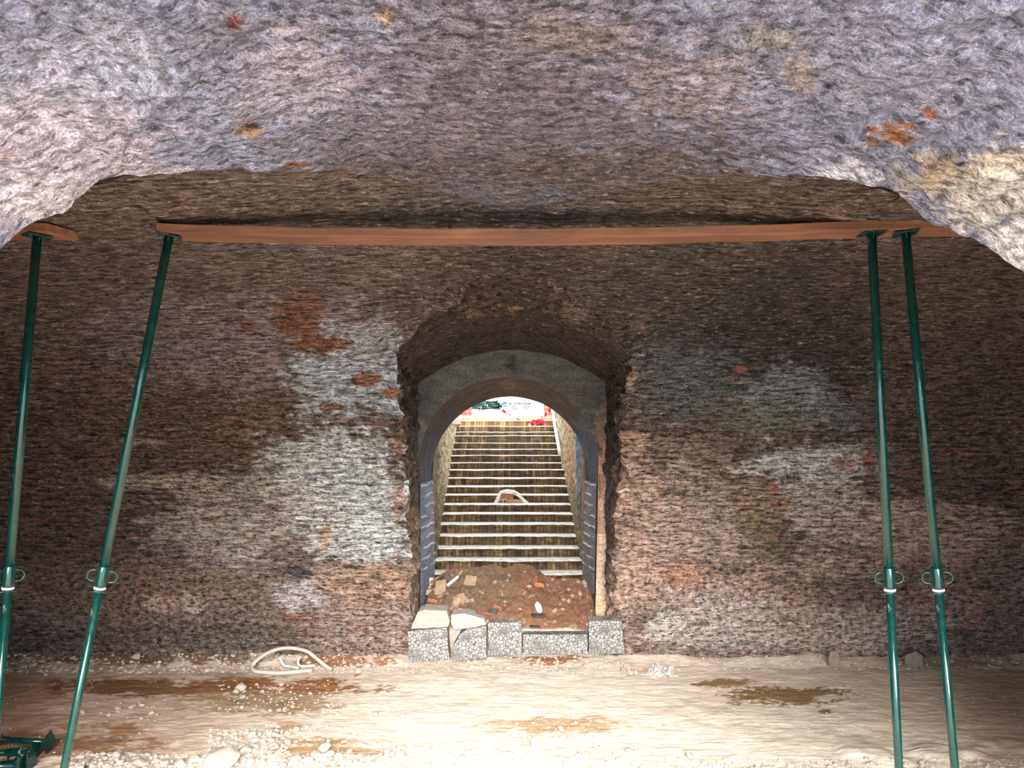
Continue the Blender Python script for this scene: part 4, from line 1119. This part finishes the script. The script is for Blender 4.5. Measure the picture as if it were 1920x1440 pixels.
for a0, a1, lab in ((840, 883, 'salmon brick pier left of the top of the stairs'), (1021, 1066, 'salmon brick pier right of the top of the stairs')):
    p, q = px(a0, 800, 16.6), px(a1, 800, 16.6); bm = bmesh.new(); bm_box(bm, ((p.x+q.x)/2, 0, .26), (q.x-p.x, .35, .52)); o = finish('brick_pier', bm, M_salmon, None, False, .006)
    o.location = (0, 16.75, SZ[-1]); tag(o, lab, 'pier')
# site cabin with lettering
cabin = empty('site_cabin', (0, 19.4, SZ[-1]), 'white site cabin with blue logo and dark lettering beyond the top of the stairs', 'cabin')
M_cab = plain('white_cabin_panel', (.50, .51, .52), .4, .03, 3, 0)
bm = bmesh.new(); bm_box(bm, (0, 1.2, 1.35), (5.8, 2.4, 2.4)); cab_body = finish('body', bm, M_cab, cabin, False, .01)
bm = bmesh.new(); bm_box(bm, (0, 1.2, 2.6), (6.0, 2.6, .12)); finish('roof', bm, M_cab, cabin, False, .01)
bm = bmesh.new(); bm_box(bm, (0, 1.2, .09), (5.9, 2.45, .15)); finish('base_rail', bm, M_zinc, cabin, False, .005)
for sx in (-2.93, 2.93):
    bm = bmesh.new(); bm_box(bm, (sx, -.0, 1.3), (.12, .12, 2.5)); finish('corner_post', bm, M_zinc, cabin, False, .005)
M_ink = plain('dark_print', (.03, .03, .035), .6, .1, 5, 0); M_inkl = plain('grey_print', (.09, .10, .11), .6, .1, 5, 0); M_logo = plain('blue_print', (.01, .10, .18), .5, .1, 5, 0)
WORDS = []
def words(txt, a, b_, size, mat):
    cu = bpy.data.curves.new('lettering', 'FONT'); cu.body = txt; cu.size = size; cu.extrude = .002; cu.offset = size*.035; cu.align_x = 'CENTER'; cu.align_y = 'CENTER'
    o = bpy.data.objects.new('lettering', cu); C.objects.link(o); cu.materials.append(mat)
    WORDS.append((o, mat))
    p = px(a, b_, 19.39); o.parent = cabin; o.location = (p.x, -.006, p.z-SZ[-1]); o.rotation_euler = (R(90), 0, 0); return o
words('M.\u00b4 ATERDOR/M', 975, 757, .075*1.05, M_ink); words('S.L.', 985, 750, .10, M_inkl)
words('\u25a1', 964, 764, .16, M_inkl) if False else words('52', 965, 764, .15, M_inkl)
words('-', 978, 764, .14, M_inkl); words('52', 987, 764, .15, M_inkl)
_dg = bpy.context.evaluated_depsgraph_get()
for o, mat in WORDS:
    me_ = bpy.data.meshes.new_from_object(o.evaluated_get(_dg))
    if not me_.materials: me_.materials.append(mat)
    o2 = bpy.data.objects.new('lettering', me_); C.objects.link(o2); o2.parent = cab_body; o2.location = o.location; o2.rotation_euler = o.rotation_euler
for o, mat in WORDS: bpy.data.objects.remove(o)
p = px(947, 757.5, 19.39)
bm = bmesh.new()
pts = [(.075*math.cos(a)*(1.0), .045*math.sin(a)) for a in [math.pi*2*k/20 for k in range(20)]]
bm_tube(bm, [(x, -.004, z) for x, z in pts], .011, 6, closed=True); bm_box(bm, (-.02, -.006, .01), (.10, .006, .035)); bm_box(bm, (-.01, -.006, -.065), (.11, .006, .012))
o = finish('logo', bm, M_logo, cab_body); o.location = (p.x, 0, p.z-SZ[-1])

# bundle of props on two sleepers
bd = 17.8; zz0 = SZ[-1]
for k, (a, ) in enumerate(((880,), (905,))):
    bm = bmesh.new(); bm_box(bm, (0, 0, .06), (.10, .5, .12)); o = finish('timber_sleeper', bm, M_cab, None, False, .005); o.location = (px(a, 760, bd).x, bd, zz0)
    tag(o, ['pale timber block under the far props, nearer their left end', 'pale timber block under the far props, nearer their handles'][k], 'block', 'blocks under the far prop bundle')
base_prop = None
lay = [(0, 0), (.075, 0), (-.075, 0), (.037, .066), (-.037, .066)]
def lie(root, xh, y, z, length, dirx=-1):
    root.rotation_mode = 'QUATERNION'
    root.rotation_quaternion = Quaternion((0, 1, 0), R(-90) if dirx < 0 else R(90))
    root.location = (xh, y, z)
proto = None
ROWN = ['bottom', 'second', 'third', 'top']; k = 0
for ly in range(4):
    for q in range(4-ly):
        if proto is None: r = make_prop(2.2, .35); proto = r
        else: r = copy_tree(proto)
        lie(r, px(934, 760, bd).x+.05*((q*7+ly*3) % 4)-.06, bd-.12+.085*q+.042*ly, zz0+.20+.048*ly, 2.2)
        tag(r, 'far green steel prop outside by the cabin, %s row of the stack, %s' % (ROWN[ly], ['nearest us', 'second from us', 'third from us', 'farthest back'][q]), 'prop', 'steel props stacked outside above the stairs'); k += 1

# barrier tape
M_tr = plain('red_tape', (.62, .02, .04), .4, .05, 5, 0); M_tw = plain('white_tape', (.85, .83, .84), .4, .03, 5, 0)
bm = bmesh.new()
way = [(937, 766, 17.3), (950, 775, 16.8), (965, 784, 16.4), (980, 792, 16.0), (993, 796.5, 15.75), (1003, 795, 15.7), (1012, 788, 15.8), (1019, 781, 16.1), (1026, 774, 16.35), (1034, 766, 16.5)]
P_ = [px(*q) for q in way]
dense = []
for i in range(len(P_)-1):
    for k in range(6): dense.append(P_[i].lerp(P_[i+1], k/6))
dense.append(P_[-1]); prev = None
for i, q in enumerate(dense):
    tw = .6*math.sin(i*.35); h = Vector((math.sin(tw)*.02, .0, .034+.006*math.cos(i)))
    c_ = [bm.verts.new(q-h+Vector((0, -.001, 0))), bm.verts.new(q+h+Vector((0, -.001, 0)))]
    if prev:
        f_ = bm.faces.new((prev[0], c_[0], c_[1], prev[1])); f_.material_index = (i//3) % 2
    prev = c_
bmesh.ops.solidify(bm, geom=bm.faces[:], thickness=.002)
o = finish('barrier_tape', bm, [M_tw, M_tr], None, True); tag(o, 'red and white barrier tape sagging across the top of the stairs', 'barrier tape')
bm = bmesh.new()
for k in range(26):
    c0 = px(rng.uniform(998, 1022), rng.uniform(789, 795), 15.72+rng.uniform(-.05, .08)); pts = [c0+Vector((rng.uniform(-.09, .09), rng.uniform(-.03, .03), rng.uniform(-.03, .04))) for _ in range(4)]
    bm_tube(bm, pts, .010, 5)
tag(finish('tape_bundle', bm, M_tr, None, False), 'crumpled bunch of red tape on an upper step', 'barrier tape')

# ------------------------------------------------------------------ things on the floor
def fp(a, b_, dz=0.0):
    x, y = fpx(a, b_); return Vector((x, y, float(floor_h(x, y))+dz))
M_hose = plain('dusty_beige_hose', (.52, .46, .38), .6, .15, 14, .2)
hose = []
for a, b_, z in ((700, 1262, 0), (640, 1264, .0), (585, 1260, 0), (530, 1264, 0), (492, 1264, 0), (476, 1262, .005), (473, 1258, .03), (482, 1256, .09), (500, 1256, .17), (520, 1256, .225), (540, 1256, .24), (560, 1256, .225), (578, 1256, .19), (596, 1256, .10), (612, 1257, .03), (622, 1258, .0)):
    p = fp(a, b_, .022+z); hose.append(p)
def catmull(P, n=6):
    out = []
    for i in range(len(P)-1):
        p0, p1, p2, p3 = P[max(i-1, 0)], P[i], P[i+1], P[min(i+2, len(P)-1)]
        for k in range(n):
            t_ = k/n; out.append(.5*((2*p1)+(-p0+p2)*t_+(2*p0-5*p1+4*p2-p3)*t_*t_+(-p0+3*p1-3*p2+p3)*t_**3))
    out.append(P[-1]); return out
bm = bmesh.new(); bm_tube(bm, catmull(hose[2:]), .021, 12)
tag(finish('hose', bm, M_hose, None, True), 'beige hose looping up off the floor left of the doorway', 'hose')
M_pb = plain('pale_blue_pipe', (.45, .56, .64), .5, .12, 10, .1)
bm = bmesh.new(); bm_tube(bm, catmull([fp(524, 1251, .12), fp(532, 1252, .04), fp(542, 1253, .03), fp(560, 1256, .025)]), .017, 10)
tag(finish('pipe_offcut', bm, M_pb, None, True), 'pale blue bent pipe offcut lying inside the hose loop', 'pipe')
bm = bmesh.new(); bm_tube(bm, catmull([fp(562, 1249, .12), fp(559, 1250, .05), fp(566, 1252, .025), fp(590, 1252, .03)]), .014, 10)
tag(finish('pipe_offcut', bm, M_plast, None, True), 'thin white forked pipe offcut behind the pale blue one', 'pipe')
# crumpled plastic sheet
for (a0, a1, b0, lab, mt, sc) in ((1208, 1274, 1264, 'crumpled white plastic sheet on the floor right of the doorway', plain('creased_white_plastic', (.46, .44, .42), .5, .2, 26, .5, .01), 1.0), (1162, 1204, 1260, 'flattened pinkish sack beside the crumpled white sheet', M_pale, .6)):
    nxx, nyy = 60, 36
    pa, pb = fp(a0, b0), fp(a1, b0); X, Y = np.meshgrid(np.linspace(0, 1, nxx), np.linspace(0, 1, nyy))
    cx_ = (pa.x+pb.x)/2; wx = pb.x-pa.x
    r = np.sqrt(((X-.5)/.5)**2+((Y-.5)/.5)**2)
    hh2 = np.clip(1-r**2+.5*fbm(X*5, Y*5, 0, 501+int(a0), 3), -.1, 1.2)
    Zs = .085*sc*hh2*(.25+1.6*np.abs(fbm(X*7, Y*7, 0, 503, 4)))
    Xs = pa.x+wx*(X+.06*fbm(X*6, Y*6, 0, 505, 3)); Ys = pa.y-.14+.34*(Y+.08*fbm(X*6, Y*6, 0, 507, 3))
    k = (hh2 < 0); Zs = np.where(k, -.03, Zs)
    o = grid_mesh('plastic_sheet' if sc == 1 else 'sack', Xs, Ys, Zs+floor_h(Xs, Ys)*1, X, Y, np.ones(X.shape+(3,)), mt)
    for p in o.data.polygons: p.use_smooth = False
    tag(o, lab, 'sheet' if sc == 1 else 'sack')
# slabs leaning on the foot of the wall
for a, b0, b1, w_, lab, ry in ((1562, 1212, 1246, 18, 'flat grey slab leaning on the foot of the wall, left of the props', 8), (1716, 1212, 1243, 30, 'flat grey slab leaning on the wall foot between the two right-hand props', -14)):
    p = px(a, b1, 8.75); q = px(a, b0, 8.85); bm = bmesh.new(); h = q.z-p.z; ww = w_/F*8.8
    bm_prism(bm, [(-ww*.5, 0), (ww*.4, -.01), (ww*.6, h*.6), (ww*.3, h), (-ww*.4, h*.92), (-ww*.6, h*.4)], 0, .035); bmesh.ops.recalc_face_normals(bm, faces=bm.faces)
    o = finish('stone_slab', bm, plain('grey_slab', (.27, .225, .19), .85, .25, 14, .5, .01), None, False, .006); o.location = (p.x, 8.72, .02); o.rotation_euler = (R(-14), R(ry), 0)
    tag(o, lab, 'slab', 'slabs leaning on the wall foot')

# stones: meshes shared, each stone its own object
RK = [rock_mesh('rock%d' % i, 1, 20+i, (1, .85, .62), 2) for i in range(6)]
RK2 = []
for me in RK:
    me.materials.append(M_limew)
for i in range(5):
    me = rock_mesh('rockb%d' % i, 1, 60+i, (1, .8, .6), 2); me.materials.append(M_lime); RK2.append(me)
PLACED = {}
def put_stone(a, b_, wpx, lab, grp, rset=RK, hgt=1.0):
    p = fp(a, b_); s = wpx/F*p.y/2
    o = link_mesh('rubble_stone', rng.choice(rset), None, (p.x, p.y, p.z+s*.35), (rng.uniform(-.3, .3), rng.uniform(-.3, .3), rng.uniform(0, 6)), s)
    o.scale = (s, s, s*hgt); PLACED.setdefault(grp, []).append((o, wpx)); return tag(o, lab, 'stone', grp)
big = [(608, 1408, 30, 'largest round white stone on the wet patch at the lower middle left'), (592, 1424, 30, 'flat pale stone just in front of the large round white stone'), (655, 1412, 16, 'flat stone right of the large round white stone'),
       (458, 1414, 34, 'blocky white stone at the front of the pale stone cluster'), (480, 1394, 22, 'pale stone on the near side of the cluster of stones'), (508, 1392, 18, 'narrow upright stone at the right of the stone cluster'), (472, 1382, 20, 'round pale stone at the back of the stone cluster'),
       (540, 1396, 18, 'small white stone left of the large round stone'), (555, 1372, 18, 'pale stone at the upper edge of the lower wet patch'), (575, 1366, 14, 'white wedge of stone at the edge of the lower wet patch'),
       (750, 1420, 26, 'pale stone with a pointed top near the bottom middle'), (410, 1438, 80, 'very large pale stone at the bottom edge'), (549, 1326, 10, 'small bright stone on the far wet patch'), (534, 1331, 11, 'small bright stone left of another on the far wet patch'),
       (452, 1293, 26, 'pale stone in the middle of the far wet patch'), (444, 1298, 14, 'small round stone in front of the pale one on the far wet patch'), (86, 1266, 10, 'tiny standing stone on the floor at the far left'), (222, 1330, 14, 'small stone on the dry floor left of the leaning prop'), (246, 1328, 12, 'small round stone right of the leaning prop'),
       (155, 1337, 14, 'small pinkish stone just left of the leaning prop'), (358, 1233, 22, 'pale stone at the foot of the wall behind the leaning prop'), (255, 1241, 22, 'flat white stone at the foot of the wall on the left'), (690, 1254, 20, 'pale stone on the floor left of the threshold stones'),
       (1004, 1397, 26, 'rounded white stone on the pale floor right of the middle'), (1545, 1214, 8, 'tiny pale stone on the floor'), (1115, 1267, 8, 'tiny white stone in front of the doorway')]
for a, b_, w_, lab in big: put_stone(a, b_, w_, lab, None, hgt=.4 if w_ > 60 else 1.0)
for (x0_, x1_, y0_, y1_, cnt, w0, w1_, lab, grp, rs) in (
    (140, 700, 1418, 1442, 40, 10, 30, 'pale rubble stone in the heap along the bottom edge, left half', 'rubble along the bottom edge', RK),
    (400, 520, 1378, 1412, 24, 7, 20, 'pale stone in the cluster near the lower left middle', 'cluster of pale stones', RK),
    (180, 300, 1318, 1350, 22, 5, 12, 'small stone strewn on the dry floor by the leaning prop', 'stones by the leaning prop', RK2),
    (420, 620, 1284, 1336, 24, 5, 12, 'small pale stone strewn on the far wet patch', 'stones on the far wet patch', RK),
    (120, 760, 1236, 1256, 38, 6, 14, 'small stone in the crumbly line at the foot of the left wall', 'stones along the foot of the left wall', RK2),
    (760, 1180, 1232, 1258, 20, 5, 13, 'small stone in front of the threshold stones', 'stones before the threshold', RK2),
    (1180, 1640, 1228, 1252, 18, 4, 10, 'small stone along the foot of the right wall', 'stones along the foot of the right wall', RK2),
    (630, 760, 1326, 1350, 14, 4, 12, 'small stone on the pale floor at the left of the middle', 'stones on the pale floor', RK),
    (960, 1120, 1340, 1392, 22, 5, 16, 'pale stone round the small wet patch in the middle', 'stones round the middle wet patch', RK),
    (700, 1300, 1405, 1442, 26, 6, 22, 'pale stone on the bright floor along the bottom middle', 'stones along the bottom middle', RK)):
    for k in range(cnt):
        put_stone(rng.uniform(x0_, x1_), rng.uniform(y0_, y1_), w0+(w1_-w0)*rng.random()**2, lab, grp, rs)
ORD = ['leftmost', 'second from the left', 'third from the left', 'fourth from the left', 'fifth from the left', 'sixth from the left', 'seventh from the left', 'eighth from the left', 'ninth from the left', 'tenth from the left',
       'eleventh from the left', 'twelfth from the left', 'thirteenth from the left', 'fourteenth from the left', 'fifteenth from the left', 'sixteenth from the left', 'seventeenth from the left', 'eighteenth from the left', 'nineteenth from the left', 'twentieth from the left']
def ordinal_labels(lst, short):
    lst = sorted(lst, key=lambda t_: t_.location.x)
    n = len(lst); half = sorted(o.location.y for o in lst)[n//2]
    rows = {'nearer': [o for o in lst if o.location.y < half], 'farther': [o for o in lst if o.location.y >= half]}
    for rw, os_ in rows.items():
        for k, o in enumerate(os_):
            if k < 20: w_ = ORD[k]
            else: w_ = ORD[len(os_)-1-k].replace('from the left', 'from the right').replace('leftmost', 'rightmost') if len(os_)-1-k < 20 else 'near the middle'
            o['label'] = '%s, %s of the %s half' % (short, w_, rw)
SHORT = {'rubble along the bottom edge': 'pale rubble stone along the bottom edge', 'cluster of pale stones': 'pale stone in the lower left cluster', 'stones by the leaning prop': 'small dry-floor stone by the leaning prop',
  'stones on the far wet patch': 'small stone on the far wet patch', 'stones along the foot of the left wall': 'small stone at the left wall foot', 'stones before the threshold': 'small stone before the threshold stones',
  'stones along the foot of the right wall': 'small stone at the right wall foot', 'stones on the pale floor': 'small stone on the pale floor', 'stones round the middle wet patch': 'pale stone by the middle wet patch', 'stones along the bottom middle': 'pale stone along the bottom middle'}
for grp, lst in PLACED.items():
    if grp: ordinal_labels([o for o, w_ in lst], SHORT[grp])
# fine gravel nobody could count
def gravel(name, lab, mat, boxes, seed):
    rr = random.Random(seed); b0 = bmesh.new(); bmesh.ops.create_icosphere(b0, subdivisions=1, radius=1)
    b0.verts.ensure_lookup_table(); bv = np.array([tuple(v.co) for v in b0.verts]); bf = np.array([[v.index for v in f.verts] for f in b0.faces]); b0.free()
    rs = np.random.RandomState(seed); V_ = []; F_ = []; n0 = 0
    for (xa, xb, ya, yb, cnt, sa, sb) in boxes:
        for k in range(cnt):
            p = fp(rr.uniform(xa, xb), rr.uniform(ya, yb)); s_ = sa+(sb-sa)*rr.random()**3
            q = np.array((rr.uniform(.7, 1.3), rr.uniform(.7, 1.2), rr.uniform(.4, .9)))*s_
            V_.append(bv*q + np.array((p.x, p.y, p.z+s_*.1)) + rs.uniform(-1, 1, bv.shape)*s_*.18); F_.append(bf+n0); n0 += len(bv)
    me = bpy.data.meshes.new(name); me.from_pydata(np.concatenate(V_).tolist(), [], np.concatenate(F_).tolist()); me.materials.append(mat)
    o = bpy.data.objects.new(name, me); C.objects.link(o)
    return tag(o, lab, 'gravel', kind='stuff')
gravel('gravel', 'fine pale rubble and dust strewn over the floor', M_limew, [(120, 760, 1416, 1445, 1100, .008, .035), (390, 540, 1370, 1415, 350, .006, .028), (400, 640, 1280, 1340, 300, .004, .018), (700, 1200, 1395, 1445, 500, .006, .03), (1200, 1920, 1425, 1450, 500, .006, .03), (0, 1920, 1255, 1440, 900, .004, .012), (950, 1130, 1335, 1395, 160, .006, .022), (500, 700, 1360, 1400, 200, .005, .03)], 5)
gravel('gravel', 'crumbled debris in a low line along the foot of the wall', M_lime, [(0, 780, 1232, 1262, 1500, .006, .03), (760, 1180, 1234, 1262, 500, .005, .025), (1180, 1920, 1228, 1256, 900, .005, .025)], 6)

# fallen props at the lower left
for k, (b_, xe, dy, z) in enumerate(((1409, 66, 6.35, .30), (1432, 60, 6.15, .22), (1436, 92, 6.45, .10), (1440, 40, 6.05, .08))):
    r = make_prop(2.6, .12 if k < 2 else .5, 30*k)
    p = px(xe, b_, dy)
    v = Vector((-1, (.02, -.05, .12, -.1)[k], (-.05, -.02, 0.0, 0)[k])).normalized()
    aim(r, p, p+v, .5+k)
    r.location.z = max(z, .08) if k > 1 else p.z
    tag(r, ['topmost green steel prop lying in the pile at the lower left corner', 'second green steel prop in the lying pile, with a white ring near its end', 'green steel prop in the lying pile whose plate sticks out farthest right', 'lowest green steel prop in the pile at the lower left corner'][k], 'prop', 'steel props lying on the floor')
bm = bmesh.new()
p = px(160, 1428, 6.1)
vs = [bm.verts.new(q) for q in ((0, 0, 0), (-.035, .0, -.12), (.035, .0, -.12), (0, .05, -.12))]
for f_ in ((0, 1, 2), (0, 2, 3), (0, 3, 1), (1, 3, 2)): bm.faces.new([vs[i] for i in f_])
bmesh.ops.recalc_face_normals(bm, faces=bm.faces)
o = finish('steel_spike', bm, M_green, None, False, .002); o.location = p; tag(o, 'pointed green steel tip poking out of the rubble right of the pile', 'spike')
for (hi, side), lst in FR.items(): ordinal_labels(lst, 'small rubble fragment on the heap, %s %s' % (hi, side))
